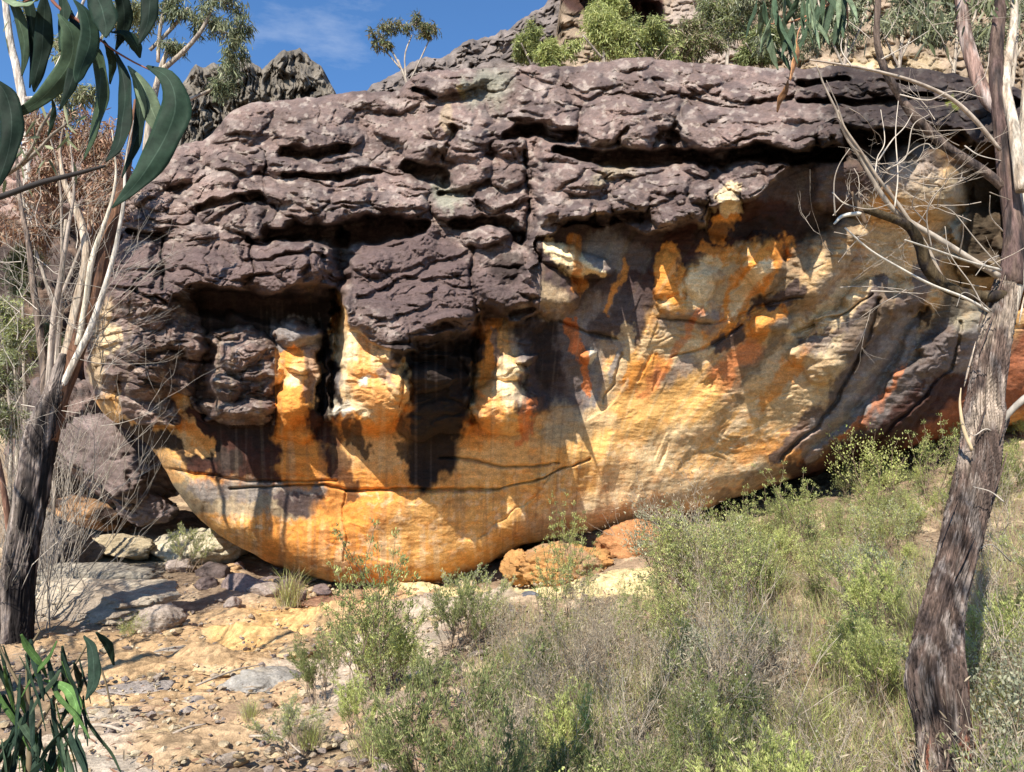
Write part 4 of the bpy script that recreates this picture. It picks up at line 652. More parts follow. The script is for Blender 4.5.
cnt = {'heath': 0, 'dry': 0, 'leafy': 0, 'tuft': 0}
for k in range(330):
    x = R_.uniform(300, 1080); y = R_.uniform(560, 960); edge = 520 - (y - 640) * .4 if y < 900 else 416
    lim = 592 if x < 660 else 592 - (x - 660) * .42
    if y < lim + 20 or x < edge + 20 * R_.gauss(0, 1): continue
    if x < 700 and y < 650 and R_.random() < .75: continue
    if 860 < x < 1010 and y > 735: continue
    kind = R_.choices(['heath', 'dry', 'leafy', 'tuft'], [5, 4.2 if 480 < x < 860 else 2.2, 1.8, 7])[0]
    if cnt[kind] > 130: continue
    cnt[kind] += 1; place(inst(kind), x, y, (R_.choice([.4, .55, .75, 1.0]) if x > 700 and y < 680 else R_.choice([.4, .6, .8]) if y < 700 else R_.choice([.4, .6, .8, 1.05])) * R_.uniform(.8, 1.15) * (1 if y < 760 else .85), LAB[kind], GRP[kind], cat='grass' if kind == 'tuft' else 'shrub')

for k in range(130):
    x = R_.uniform(650, 1070); lim = 592 - (x - 660) * .42; y = lim - 16 + 75 * R_.random(); kind = R_.choices(['heath', 'leafy', 'tuft'], [5, 4, 3])[0]
    cnt[kind] += 1; place(inst(kind, R_.choice([0, 1]) if kind != 'heath' else R_.choice([0, 1, 1, 3])), x, y, R_.uniform(.3, .72), LAB[kind], GRP[kind], cat='grass' if kind == 'tuft' else 'shrub')

for k in range(26):
    x = R_.uniform(560, 1010); lim = 592 - (max(x, 660) - 660) * .42; y = lim + R_.uniform(0, 90); place(inst('whip'), x, y, R_.uniform(.45, .95), 'thin upright green stemmed shrub standing above the thicket', 'thin upright shrubs above the thicket')

# grass and litter on the slope
def ground_cover():
    g = np.random.default_rng(3); n = 90000; y = 2.4 * (12.5 / 2.4) ** g.uniform(0, 1, n); x = g.uniform(-.9, 9, n) * np.clip(y / 7, .45, 1.2); lx = -.4 + (9.5 - y) * .02
    d = n2(x * 1.2, y * 1.2, 77) + .5 * n2(x * 4, y * 4, 78); keep = (x > lx + .25 * n2(y, x, 79)) & (d > -.35) & ~((y > 7.6) & (x < 1.9)) & ~(y > 9.8 + .9 * (x > 3)); x, y = x[keep], y[keep]; m = len(x)
    P = np.stack([x, y, gz(x, y) + .03], 1); D = g.normal(0, .35, (m, 3)); D[:, 2] = 1; cc = np.array(YG + YG + GG + DRYC + DRYC)[g.integers(0, 16, m)] * g.uniform(.7, 1.2, (m, 1))
    mb = MB(); mb.blades(P, D, g.uniform(.06, .36, m) ** 1.0, .0035, np.clip(cc, .01, .8), .3); tag(mb.build('grass', M_HEATH), 'thin green and straw grass covering the slope', kind='stuff')
    n = 30000; y = 2.3 * (11.5 / 2.3) ** g.uniform(0, 1, n); x = g.uniform(-4.5, 8, n) * np.clip(y / 7, .5, 1.2); k = (n2(x * 2, y * 2, 87) > -.1) & ((x > -.6) | (g.uniform(0, 1, n) < .3)) & ~((y > 8.3) & (x < 1.9) & (x > -.5)); x, y = x[k], y[k]; m = len(x)
    P = np.stack([x, y, gz(x, y) + .035 + g.uniform(0, .03, m)], 1); D = g.normal(0, 1, (m, 3)); D[:, 2] *= .25; cc = np.array(DRYC + REDL + [C(.5, .42, .33)])[g.integers(0, 8, m)] * g.uniform(.6, 1.2, (m, 1))
    mb = MB(); mb.leaves(P, D, np.tile([0, 0, 1.0], (m, 1)) + g.normal(0, .3, (m, 3)), g.uniform(.03, .1, m), g.uniform(.006, .02, m), np.clip(cc, .01, .8)); tag(mb.build('leaf_litter', M_LEAF), 'dry fallen gum leaves and bark scattered over the ground', kind='stuff')
    # fine rubble
    V, Fc = ico(1); n = 2600; y = 3.2 * (12 / 3.2) ** g.uniform(0, 1, n); x = g.uniform(-5.5, 1.8, n) * np.clip(y / 8, .5, 1.1); s = np.abs(g.normal(0, .014, n)) + .006; z = gz(x, y) + .035
    Vs = (V[None] * (1 + .25 * g.normal(size=(n, len(V), 1))) * s[:, None, None] * np.array([1, 1, .6]) + np.stack([x, y, z], 1)[:, None]).reshape(-1, 3); Fs = (Fc[None] + (np.arange(n) * len(V))[:, None, None]).reshape(-1, 3)
    cc = np.repeat(np.array([C(.46, .34, .2), C(.36, .28, .2), C(.55, .45, .3), C(.25, .2, .17)])[g.integers(0, 4, n)], len(V), 0); tag(mesh_obj('gravel', Vs, Fs, M_ROCK, col=cc, smooth=False), 'fine sandstone rubble scattered on the path', kind='stuff')
ground_cover()

# ------------------------------------------------------------------ the big tree at the right
def right_tree():
    base = hit(955, 806); root = empty('gum_tree', base); tag(root, 'twisted stringy barked tree rising across the right side of the photo', 'tree'); org = np.array(base)
    def sub(mb, name, mat, tones=None, seed=0, par=root):
        if tones: mb.C = [bark_color(mb, seed, tones)]
        V = np.concatenate(mb.V) - org; mb.V = [V]; return mb.build(name, mat, par)
    dark = C(.045, .036, .034); greyb = C(.145, .10, .08); pale = C(.44, .35, .27); redb = C(.30, .10, .055)
    P, Rr = pxl([(975, 850, 50), (955, 800, 40), (948, 760, 36), (942, 720, 33), (936, 680, 33), (938, 640, 30), (945, 600, 26), (956, 560, 25), (965, 520, 26), (975, 480, 27), (982, 440, 26), (984, 410, 24), (990, 370, 23), (998, 330, 20), (1004, 300, 17), (1008, 275, 14)], 2.95, 3.5, 420)
    bd = bark_disp(5, .20, 4.5, 1.2, 7); be = bark_disp(6, .5, 13, 1.2, 11); rid = []
    def disp(t, th):
        sh = np.broadcast(t, th).shape; T = np.broadcast_to(t, sh).ravel(); A = np.broadcast_to(th, sh).ravel() + 1.2 * T + .3 * np.sin(T * 9); p = np.stack([np.cos(A) * 12, np.sin(A) * 12, T * 9], 1)
        w_ = np.abs(n3(p, 61) + .3 * n3(p * 2.3, 62)); rr_ = ss(0, .22, w_); w2 = np.abs(n3(p * np.array([2.4, 2.4, 2.2]), 63)); rr_ = rr_ * .7 + .3 * ss(0, .2, w2); rid.append(rr_)
        kn = .30 * np.exp(-((t - .72) / .03) ** 2) * np.exp(-((th - 4.6) / .8) ** 2) + .25 * np.exp(-((t - .27) / .06) ** 2) * (1 + np.cos(th - 3.1)) / 2; return (bd(t, th) + kn) * (.84 + .2 * rr_.reshape(sh))
    mb = MB(); mb.tube(P, Rr * .72, 230, disp=disp); V = np.concatenate(mb.V); c = bark_color(mb, 5, [greyb, C(.12, .085, .07), C(.27, .22, .19)]); rd = np.concatenate([rid[0], [1, 1]])[:, None]
    hgt = V[:, 2]; lowd = ss(.9, .2, hgt - org[2])[:, None]; n = fbm3(V * np.array([9, 9, 1.5]), 3, 44)[:, None]; a = np.clip(lowd * ss(-.2, .3, n) * 1.0, 0, 1); c = c * (1 - a) + dark * a
    a = ss(.28, .42, fbm3(V * np.array([12, 12, 1.1]), 2, 48))[:, None] * lowd; c = c * (1 - a) + redb * a; a = ss(1.2, 1.7, hgt - org[2])[:, None] * ss(-.15, .2, fbm3(V * np.array([10, 10, 1.6]), 2, 49))[:, None] * .8; c = c * (1 - a) + pale * a
    c = dark * .7 * (1 - rd) + c * rd; mb.C = [c]; mb.V = [V - org]; trunk = mb.build('trunk', M_BARK, root)
    # loose bark strips
    for i in range(46):
        k = R_.randrange(20, 400); a = R_.uniform(0, 6.28); q = P[k]; r = Rr[k] * 1.04; st = []; off = R_.uniform(.0, .018)
        for j in range(7):
            kk = min(k + j * 5, 419); st.append(P[kk] + (Rr[kk] * 1.05 + off * (j / 6) ** 2) * np.array([math.cos(a + j * .05), math.sin(a + j * .05), 0]))
        if i % 2: continue
        m2 = MB(); m2.tube(st, [.002, .004, .005, .004, .004, .003, .001], 5, pale if R_.random() < .4 else greyb); sub(m2, 'bark_strip', M_BARK, par=trunk)
    DBR = []
    for nm, pts, y0, y1, sd, tn, ns in [
      ('limb', [(1010, 285, 15), (1014, 230, 12), (1006, 170, 11), (1000, 110, 10), (996, 60, 9), (1000, 10, 8), (1006, -40, 7)], 3.48, 3.7, 6, [C(.13, .085, .075), dark, greyb], 40),
      ('limb', [(1000, 112, 8), (985, 95, 9), (972, 60, 9), (963, 20, 8), (960, -30, 8)], 3.6, 3.8, 7, [C(.34, .22, .18), greyb, C(.45, .36, .32)], 30),
      ('limb', [(1006, 190, 6), (985, 172, 6), (950, 150, 6), (930, 132, 6), (915, 118, 6), (900, 96, 5), (885, 70, 5), (877, 40, 4), (878, 0, 4), (880, -30, 3)], 3.55, 3.3, 8, [C(.17, .125, .10), dark * 1.5], 20),
      ('limb', [(1006, 296, 8), (975, 296, 8), (948, 288, 8), (928, 268, 8), (920, 245, 7), (908, 226, 6), (885, 216, 5), (862, 208, 5)], 3.45, 3.2, 9, [C(.11, .08, .045), dark], 24),
      ('dead_branch', [(866, 224, 3), (858, 205, 4), (852, 192, 2)], 3.2, 3.2, 10, [C(.12, .08, .05)], 10),
      ('dead_branch', [(834, 224, 1.5), (843, 216, 3), (862, 213, 3.5)], 3.2, 3.2, 11, [C(.62, .57, .48)], 10),
      ('dead_branch', [(998, 276, 6), (975, 262, 5), (945, 243, 5), (915, 225, 4.5), (896, 212, 4), (880, 192, 4), (862, 160, 3.5), (846, 135, 3), (836, 110, 2), (824, 85, 1.5), (816, 64, 1)], 3.45, 3.1, 12, [C(.46, .39, .31), C(.3, .25, .2)], 10),
      ('dead_branch', [(950, 290, 4), (940, 275, 4), (925, 245, 4), (910, 222, 3.5), (895, 200, 3), (878, 178, 2.5), (860, 150, 2), (845, 128, 1.6), (838, 110, 1)], 3.4, 3.15, 13, [C(.40, .33, .25), C(.28, .22, .17)], 10),
      ('dead_branch', [(990, 312, 2.5), (965, 298, 2.5), (930, 284, 2.2), (900, 268, 2), (870, 250, 1.8), (845, 228, 1.4)], 3.4, 3.1, 14, [C(.66, .6, .5)], 8),
      ('dead_branch', [(1000, 270, 3), (970, 262, 2), (935, 250, 2), (905, 240, 1.5)], 3.4, 3.1, 15, [C(.5, .45, .37)], 8),
      ('dead_branch', [(1000, 150, 3), (975, 120, 4), (950, 98, 3.5), (915, 82, 3), (880, 72, 2.4), (850, 66, 2), (810, 60, 1.2)], 3.5, 3.2, 16, [C(.46, .38, .3), C(.3, .24, .19)], 8),
      ('dead_branch', [(1000, 425, 5), (1012, 410, 5), (1030, 395, 6), (1060, 380, 7)], 3.3, 3.2, 17, [C(.36, .32, .27)], 10),
      ('dead_branch', [(972, 450, 3), (964, 430, 3), (960, 405, 2), (961, 388, .6)], 3.2, 3.15, 18, [C(.60, .46, .28)], 8)]:
        Pp, Rp = pxl(pts, y0, y1); Rp = Rp * (.85 if ns > 12 else .68); m2 = MB(); m2.tube(Pp, Rp, ns, disp=bark_disp(sd, .14 if ns > 12 else .08, 3, 1, 6)); ob = sub(m2, nm, M_BARK if ns > 12 else M_TWIG, tn, sd); (DBR.append((Pp, ob)) if nm == 'dead_branch' or sd == 8 else None)
    # finer dead twigs traced one by one, each under the branch it grows from
    for pts in [[(905, 222), (880, 190), (877, 160), (885, 140), (880, 110)], [(880, 190), (868, 160), (850, 140), (840, 120)], [(877, 160), (895, 140), (905, 125), (912, 112)], [(895, 168), (912, 150), (930, 145), (935, 148), (950, 140)], [(885, 170), (905, 155), (915, 128), (930, 115)],
                [(836, 216), (834, 195), (833, 178), (840, 165), (848, 150)], [(834, 190), (845, 200), (870, 210), (890, 205)], [(846, 130), (838, 105), (826, 82)], [(930, 250), (925, 222), (930, 200), (945, 185), (952, 172)], [(925, 222), (915, 205), (920, 190)], [(898, 205), (899, 175), (897, 130), (899, 100)],
                [(1000, 268), (975, 240), (955, 215), (940, 205)], [(985, 310), (970, 285), (950, 255), (943, 225)], [(960, 252), (965, 235), (963, 215)], [(870, 290), (895, 292), (920, 292)], [(965, 148), (980, 155), (1002, 162)], [(990, 310), (975, 296), (962, 295), (957, 305)],
                [(1000, 440), (990, 430), (975, 436), (960, 420)], [(1005, 500), (990, 490), (975, 486)], [(1010, 560), (990, 545), (978, 552)], [(900, 95), (930, 100), (955, 92), (985, 100)], [(880, 60), (900, 50), (930, 30)], [(850, 66), (840, 50), (845, 20)], [(1002, 230), (990, 215), (988, 195)], [(1000, 255), (985, 262), (978, 275)]]:
        Pp, Rp = pxl([(a + R_.gauss(0, 1.5), b + R_.gauss(0, 1.5), .75) for a, b in pts], R_.uniform(3.1, 3.4), R_.uniform(3.0, 3.4)); Rp = Rp * np.linspace(1.3, .5, len(Rp)); m2 = MB(); m2.tube(Pp, Rp, 5, C(.5, .43, .35) * R_.uniform(.6, 1.2)); near = min(DBR, key=lambda t: np.linalg.norm(t[0][:, [0, 2]] - Pp[0][[0, 2]], axis=1).min())[1]; sub(m2, 'twig', M_TWIG, par=near)
    m2 = MB(); rr = random.Random(4)
    for k in range(34):
        a = W(rr.uniform(830, 1000), rr.uniform(10, 290), 3.4); twigs(m2, a, (rr.gauss(0, 1), rr.gauss(0, .5), rr.gauss(.2, .7)), rr.uniform(.12, .3), .0022, 2, rr, C(.42, .35, .28), spread=.6)
    sub(m2, 'fine_twigs', M_TWIG)
    # hanging leaves of its own at the top
    m2 = MB(); tp = [(W(rr.uniform(860, 1020), rr.uniform(-20, 30), 3.7), np.array([0, 0, -1.0])) for _ in range(30)]; leafy(m2, tp, 5, .085, .014, GUMC, .05, .8, rr); sub(m2, 'leaves', M_LEAF)
    for sd, pts in ((25, [(1000, 345, 9), (1008, 305, 13), (1018, 250, 14), (1022, 190, 13), (1030, 110, 12), (1036, 20, 10), (1036, -30, 9)]), (26, [(1022, 190, 8), (1014, 130, 7), (1006, 80, 6), (1014, 20, 5), (1012, -30, 4)])):
        Pp, Rp = pxl(pts, 3.42, 3.75, 60); m2 = MB(); m2.tube(Pp, Rp * .85, 50, disp=bark_disp(sd, .10)); sub(m2, 'limb', M_BARK, [C(.56, .48, .38), C(.40, .31, .23)], sd)
right_tree()

# ------------------------------------------------------------------ the burnt tree at the left
def left_tree():
    base = hit(18, 640); Y = base[1]; root = empty('burnt_tree', base); tag(root, 'fire blackened tree with several bare stems at the left edge', 'tree'); org = np.array(base)
    def sub(mb, name, mat, tones=None, seed=0):
        if tones: mb.C = [bark_color(mb, seed, tones)]
        mb.V = [np.concatenate(mb.V) - org]; return mb.build(name, mat, root)
    dark = C(.022, .018, .017); greyb = C(.26, .21, .18); pale = C(.48, .38, .28)
    P, Rr = pxl([(14, 665, 24), (16, 630, 20), (18, 590, 19), (22, 550, 19), (30, 500, 20), (36, 460, 20), (44, 425, 18), (54, 398, 14), (60, 375, 11), (66, 355, 7)], Y - .1, Y, 170); mb = MB(); mb.tube(P, Rr * .82, 110, disp=bark_disp(31, .22, 9, 1, 8))
    c = bark_color(mb, 31, [greyb, C(.13, .10, .09), C(.34, .28, .24)]); V = np.concatenate(mb.V); a = np.clip(ss(.35, .05, (V[:, 0] - np.interp(V[:, 2], P[:, 2], P[:, 0] - .02)) * -3 + .2) * .95 + ss(1.5, .5, V[:, 2] - org[2]) * .55, 0, 1)[:, None] * ss(-.5, 0, fbm3(V * np.array([8, 8, 2]), 2, 36))[:, None]; mb.C = [c * (1 - a) + dark * a]; sub(mb, 'trunk', M_BARK)  # char low down; shade of the right side put into the colour
    for pts, y1, tn, ns in [
      ([(46, 440, 8), (46, 395, 7), (42, 350, 6), (34, 290, 5), (28, 240, 4), (20, 200, 3), (16, 150, 2), (10, 100, 1)], .2, [C(.24, .18, .14), dark * 3], 14), ([(50, 420, 6), (50, 370, 5), (54, 320, 5), (62, 270, 4.5), (68, 230, 3), (74, 190, 2), (70, 140, 1)], -.2, [C(.40, .33, .27), C(.28, .22, .18)], 12),
      ([(50, 430, 9), (58, 390, 8), (67, 350, 7), (78, 300, 7), (86, 260, 7), (82, 225, 6), (72, 200, 5), (64, 180, 4), (60, 150, 2), (64, 120, 1)], .1, [pale, C(.5, .42, .33), C(.3, .22, .16)], 20), ([(48, 440, 13), (60, 395, 13), (76, 350, 12), (92, 300, 11), (102, 255, 10), (113, 220, 9), (122, 190, 7), (130, 150, 5), (136, 100, 3)], .2, [C(.17, .09, .055), C(.10, .06, .045)], 24),
      ([(44, 450, 7), (54, 410, 6), (70, 370, 5), (90, 330, 5), (104, 290, 4), (114, 255, 3.5), (120, 225, 3), (124, 200, 2.5), (126, 160, 1.6), (134, 120, .8)], -.1, [C(.60, .54, .46), C(.5, .44, .36)], 12), ([(78, 345, 5), (86, 300, 4), (92, 260, 4), (104, 225, 3.5), (112, 200, 2.5), (116, 170, 1.5), (112, 130, .8)], 0, [C(.62, .54, .42)], 12),
      ([(8, 600, 5), (12, 560, 5), (8, 520, 4.5), (2, 480, 4), (-6, 440, 3)], -.3, [C(.24, .13, .09)], 14)]:
        Pp, Rp = pxl(pts, Y - .02, Y + y1); m = MB(); m.tube(Pp, Rp * .72, ns, disp=bark_disp(int(pts[0][0]), .2, 3, 1, 6)); sub(m, 'stem', M_BARK, tn, 33)
    rr = random.Random(9)
    for k in range(60):
        a = W(rr.uniform(0, 105), rr.uniform(200, 430), Y + rr.uniform(-.2, .2)); m = MB(); twigs(m, a, (rr.gauss(.25, .8), rr.gauss(0, .5), rr.gauss(.5, .5)), rr.uniform(.35, .8), .0045, 2, rr, C(.46, .40, .33) * rr.uniform(.5, 1.3), spread=.5); sub(m, 'twig', M_TWIG)
left_tree()

# ------------------------------------------------------------------ trees and shrubs further off
def crown_tree(name, label, Y, trunk, limbs, clumps, cols, leaf=(.12, .02), nl=13, hang=.8, bark=(C(.45, .38, .3), C(.3, .24, .2)), dens=1.0, seed=1, cat='tree', group=None, base_z=None, mat=None):
    """trunk and limbs drawn in (px, py, r px); clumps (px, py, radius px)"""
    rr = random.Random(seed); P, Rr = pxl(trunk, Y); base = P[0].copy(); root = empty(name, base); tag(root, label, cat, group); org = base
    m = MB(); m.tube(P, Rr, 14, disp=bark_disp(seed, .1)); m.C = [bark_color(m, seed, list(bark))]; m.V = [np.concatenate(m.V) - org]; m.build('trunk', M_BARK, root)
    for l in limbs:
        Pp, Rp = pxl(l, Y, Y + rr.uniform(-.4, .4)); q = MB(); q.tube(Pp, Rp, 8, disp=bark_disp(seed + 1, .08)); q.C = [bark_color(q, seed + 2, list(bark))]; q.V = [np.concatenate(q.V) - org]; q.build('limb', M_BARK, root)
    tips = []; tw = MB()
    for (x, y, r) in clumps:
        k = r * Y / F
        for j in range(int(7 * dens)):
            v = np.array([rr.gauss(0, 1), rr.gauss(0, 1), rr.gauss(0, .8)]); v = v / (np.linalg.norm(v) + .1) * k * rr.uniform(.3, 1) ** .6; c0 = W(x, y, Y) + np.array([0, rr.uniform(-.5, .5) * k, 0])
            twigs(tw, c0 - v * .1, v, np.linalg.norm(v), .004 + .0006 * Y, 1, rr, C(.3, .24, .18), tips, .6, .1, 3, (2, 3))
    tw.V = [np.concatenate(tw.V) - org]; tw.build('twigs', M_TWIG, root); fo = MB(); leafy(fo, tips, nl, leaf[0], leaf[1], cols, np.mean([c[2] for c in clumps]) * Y / F * .22, hang, rr); fo.V = [np.concatenate(fo.V) - org]; fo.build('crown', mat or M_LEAF, root); return root
crown_tree('gum_tree', 'pale barked gum tree with drooping leaves before the rock pinnacle', 13, [(138, 300, 5), (142, 200, 4.5), (150, 120, 4), (160, 72, 3), (168, 50, 2)], [[(160, 72, 3), (185, 50, 2.5), (203, 28, 2), (214, 2, 1.6), (222, -25, 1)], [(150, 120, 3), (180, 104, 2), (210, 90, 1.6), (226, 78, 1)], [(158, 62, 2), (160, 30, 2), (166, 0, 1.5)], [(150, 50, 2), (172, 28, 2), (188, 8, 1.5)]],
  [(185, 12, 14), (205, 22, 15), (222, 35, 18), (236, 55, 14), (228, 75, 14), (175, 45, 10), (242, 28, 12), (218, 88, 12), (170, 12, 12), (205, -10, 18), (148, 20, 12), (225, 5, 16)], GUMC, (.13, .02), 7, .85, seed=3)
crown_tree('gum_tree', 'small thin gum sapling with flat crown against the sky on the ridge', 23, [(416, 130, 1.4), (410, 92, 1.2), (404, 75, 1.1), (398, 60, 1.0)], [[(410, 92, 1), (397, 60, .9), (384, 40, .7)], [(406, 80, .9), (405, 55, .8), (412, 35, .6)], [(408, 85, .9), (420, 60, .8), (430, 38, .6)], [(400, 68, .8), (386, 52, .7), (374, 44, .5)]],
  [(376, 38, 8), (388, 30, 10), (402, 26, 9), (416, 24, 10), (430, 26, 8), (384, 44, 6), (425, 34, 6)], [C(.13, .16, .06), C(.2, .2, .1), C(.25, .2, .1)], (.15, .03), 5, .6, seed=5)
for i, (x, y, r, lab, cl, Y) in enumerate([
  (602, 38, 32, 'rounded bright green shrub on top of the boulder below the cave', YG, 13.5), (652, 46, 26, 'yellow green shrub right of the rounded shrub on the boulder top', YG + GG, 13.4), (532, 46, 18, 'shrub at the left end of the row on the boulder top', GG + YG, 14), (550, 58, 16, 'low pale shrub between two bushes on the boulder top', YG, 13),
  (612, 8, 18, 'small shrub growing at the lip of the red cave', YG, 16), (694, 40, 24, 'sparse brownish shrub below the tan cliff', GG + DRYC, 13.6), (726, 16, 34, 'grey green bushy tree below the tan cliff', SG + GG, 15), (760, 46, 24, 'green shrub behind the hanging gum leaves', GG, 13.5)]):
    cl_ = [(x + R_.gauss(0, r * .45), y + R_.gauss(0, r * .35), r * R_.uniform(.35, .6)) for _ in range(11)]
    crown_tree('bush', lab, Y, [(x, y + 60, 2), (x + 2, y + 25, 1.6), (x, y, 1)], [[(x, y + 20, 1.2), (x + r * .6, y, .7)], [(x, y + 20, 1.2), (x - r * .6, y - 3, .7)]], cl_, [np.array(c) * 1.05 for c in cl], (.095, .016), 11, .5, seed=30 + i, cat='shrub')
for i, (x, lab) in enumerate([(845, 'thin stemmed gum with hanging foliage behind the top of the boulder'), (900, 'many stemmed gum behind the crossing dead branches'), (955, 'leafy gum between the forked limbs at the top right'), (1015, 'dense gum foliage in the top right corner'), (790, 'leafy gum just above the right part of the boulder top')]):
    cl_ = [(x + R_.gauss(0, 26), R_.uniform(-25, 48), R_.uniform(10, 18)) for _ in range(13)]
    crown_tree('gum_tree', lab, 12.8 + i * .4, [(x - 6, 110, 2.2), (x, 60, 2), (x + 4, 10, 1.6), (x + 8, -30, 1)], [[(x, 70, 1.5), (x - 22, 20, 1.2), (x - 30, -20, .8)], [(x, 60, 1.5), (x + 20, 15, 1.2), (x + 26, -25, .8)]], cl_, GUMC + SG, (.12, .022), 6, .7, seed=60 + i, dens=.8)
# reddish dry shrub and scrub at the left
crown_tree('dead_gum', 'shrub of dry reddish brown leaves behind the burnt tree', 9.6, [(52, 480, 4), (56, 380, 4), (60, 300, 3), (66, 220, 2)], [[(58, 320, 2), (30, 230, 1.6), (16, 160, 1)], [(60, 300, 2), (90, 220, 1.6), (100, 150, 1)], [(62, 260, 1.6), (60, 180, 1.2), (48, 130, .8)]],
  [(R_.uniform(-5, 112), R_.uniform(118, 235), R_.uniform(12, 22)) for _ in range(26)], REDL, (.09, .02), 5, .6, seed=71, cat='shrub')
crown_tree('gum_tree', 'pale trunked gum in the top left corner behind the large leaves', 12, [(30, 260, 5), (26, 130, 5), (18, 75, 4.5), (10, 40, 4), (4, -10, 3.5)], [[(26, 130, 3), (60, 60, 2), (80, 10, 1.6), (92, -20, 1)], [(22, 100, 3), (60, 90, 2), (100, 40, 1.5), (125, 0, 1)]], [(65, 105, 18), (88, 95, 14), (115, 25, 18), (125, 5, 14), (60, 45, 16), (40, 130, 12), (150, 5, 12), (30, 15, 12)], [C(.24, .26, .12), C(.32, .32, .17), C(.2, .2, .1)], (.12, .02), 7, .7, seed=72, bark=(C(.6, .54, .46), C(.48, .4, .33)))
for i, (x, y, r, Y, cl, lab) in enumerate([(14, 330, 24, 9.5, YG + SG, 'pale green shrub behind the dry stems at the left edge'), (8, 390, 26, 9.2, SG + GG, 'grey green shrub low behind the dry stems at the left edge'), (22, 270, 22, 10, DK, 'dark shrub in shade under the reddish dry leaves'), (52, 350, 18, 10.5, DK, 'small dark shrub behind the fork of the burnt tree')]):
    crown_tree('bush', lab, Y, [(x, 560, 2), (x + 3, 440, 2), (x, y, 1.4)], [[(x, y + 30, 1), (x + r * .6, y, .7)]], [(x + R_.gauss(0, r * .5), y + R_.gauss(0, r * .6), r * .5) for _ in range(8)], cl, (.06, .012), 8, .3, seed=80 + i, cat='shrub')
rr = random.Random(21)
for k in range(9):
    root = empty('dead_shrub', hit(rr.uniform(-30, 60), rr.uniform(560, 640))); tag(root, 'bare grey dead shrub of thin upright twigs around the burnt trunk', 'shrub', 'bare dead shrubs at the left edge'); st = MB()
    for j in range(7): twigs(st, (rr.gauss(0, .08), rr.gauss(0, .08), -.05), (rr.gauss(0, .3), rr.gauss(0, .3), 1), rr.uniform(.7, 1.5), .008, 2, rr, C(.36, .31, .25) * rr.uniform(.5, 1.3), spread=.5, up=.4)
    st.build('stems', M_TWIG, root)

# ------------------------------------------------------------------ gum leaves close to the camera
def big_leaf(mb, pts, Y, col, tilt, seed):
    """pts (px, py, half width px) along the blade"""
    rr = random.Random(seed); a = np.array(pts, float); q = spline(a, 22); t = np.linspace(0, 1, 22); Yv = Y + (rr.uniform(-.05, .05)) * Y * t; P = W(q[:, 0], q[:, 1], Yv); hw = q[:, 2] * .76 * Yv / F * (1 + .05 * np.sin(t * 23 + seed))
    T = np.gradient(P, axis=0); T /= np.linalg.norm(T, axis=1)[:, None]; view = np.array([0, 1.0, 0]); Sd = np.cross(T, view); Sd /= np.linalg.norm(Sd, axis=1)[:, None]; N = np.cross(Sd, T); c, s = math.cos(tilt), math.sin(tilt); Sx = Sd * c + N * s; Nx = -Sd * s + N * c
    rows = []; us = [-1, -.75, -.4, -.06, 0, .06, .4, .75, 1]
    for u in us: rows.append(P + Sx * (hw / max(c, .35) * u)[:, None] + Nx * (hw * (.13 * abs(u) ** 1.5 + .04 * math.sin(3 * u)) )[:, None] + Nx * (hw * .10 * np.sin(t * 17 + u * 3 + seed))[:, None])
    V = np.stack(rows, 1).reshape(-1, 3); cc = np.broadcast_to(col, (22, 9, 3)).copy(); cc[:, 4] = col * 1.7 + .02; cc[:, 0] *= 1.25; cc[:, 8] *= 1.25
    mb.add(V, grid_faces(22, 9), None, cc.reshape(-1, 3))
def leaf_branch(label, Y, leaves, stems, seed, stemcol=C(.22, .09, .06)):
    a = stems[0][0]; org = W(a[0], a[1], Y); root = empty('gum_branch', org); tag(root, label, 'branch')
    for s in stems: P, Rr = pxl([(x, y, r) for x, y, r in s], Y); m = MB(); m.tube(P, Rr, 10, stemcol, disp=bark_disp(seed, .06)); m.V = [np.concatenate(m.V) - org]; m.build('stem', M_TWIG, root)
    for i, (pts, col, tilt) in enumerate(leaves):
        m = MB(); big_leaf(m, pts, Y * (1 + .05 * ((i * 37 % 7) / 7 - .5)), col, tilt, seed + i); m.V = [np.concatenate(m.V) - org]; o = m.build('leaf', M_BIGLEAF, root)
        sm = o.modifiers.new('thickness', 'SOLIDIFY'); sm.thickness = .0007 * max(Y, .5)
DL = C(.022, .042, .026); ML = C(.05, .078, .044); LL = C(.17, .22, .13); BL_ = C(.012, .023, .015)
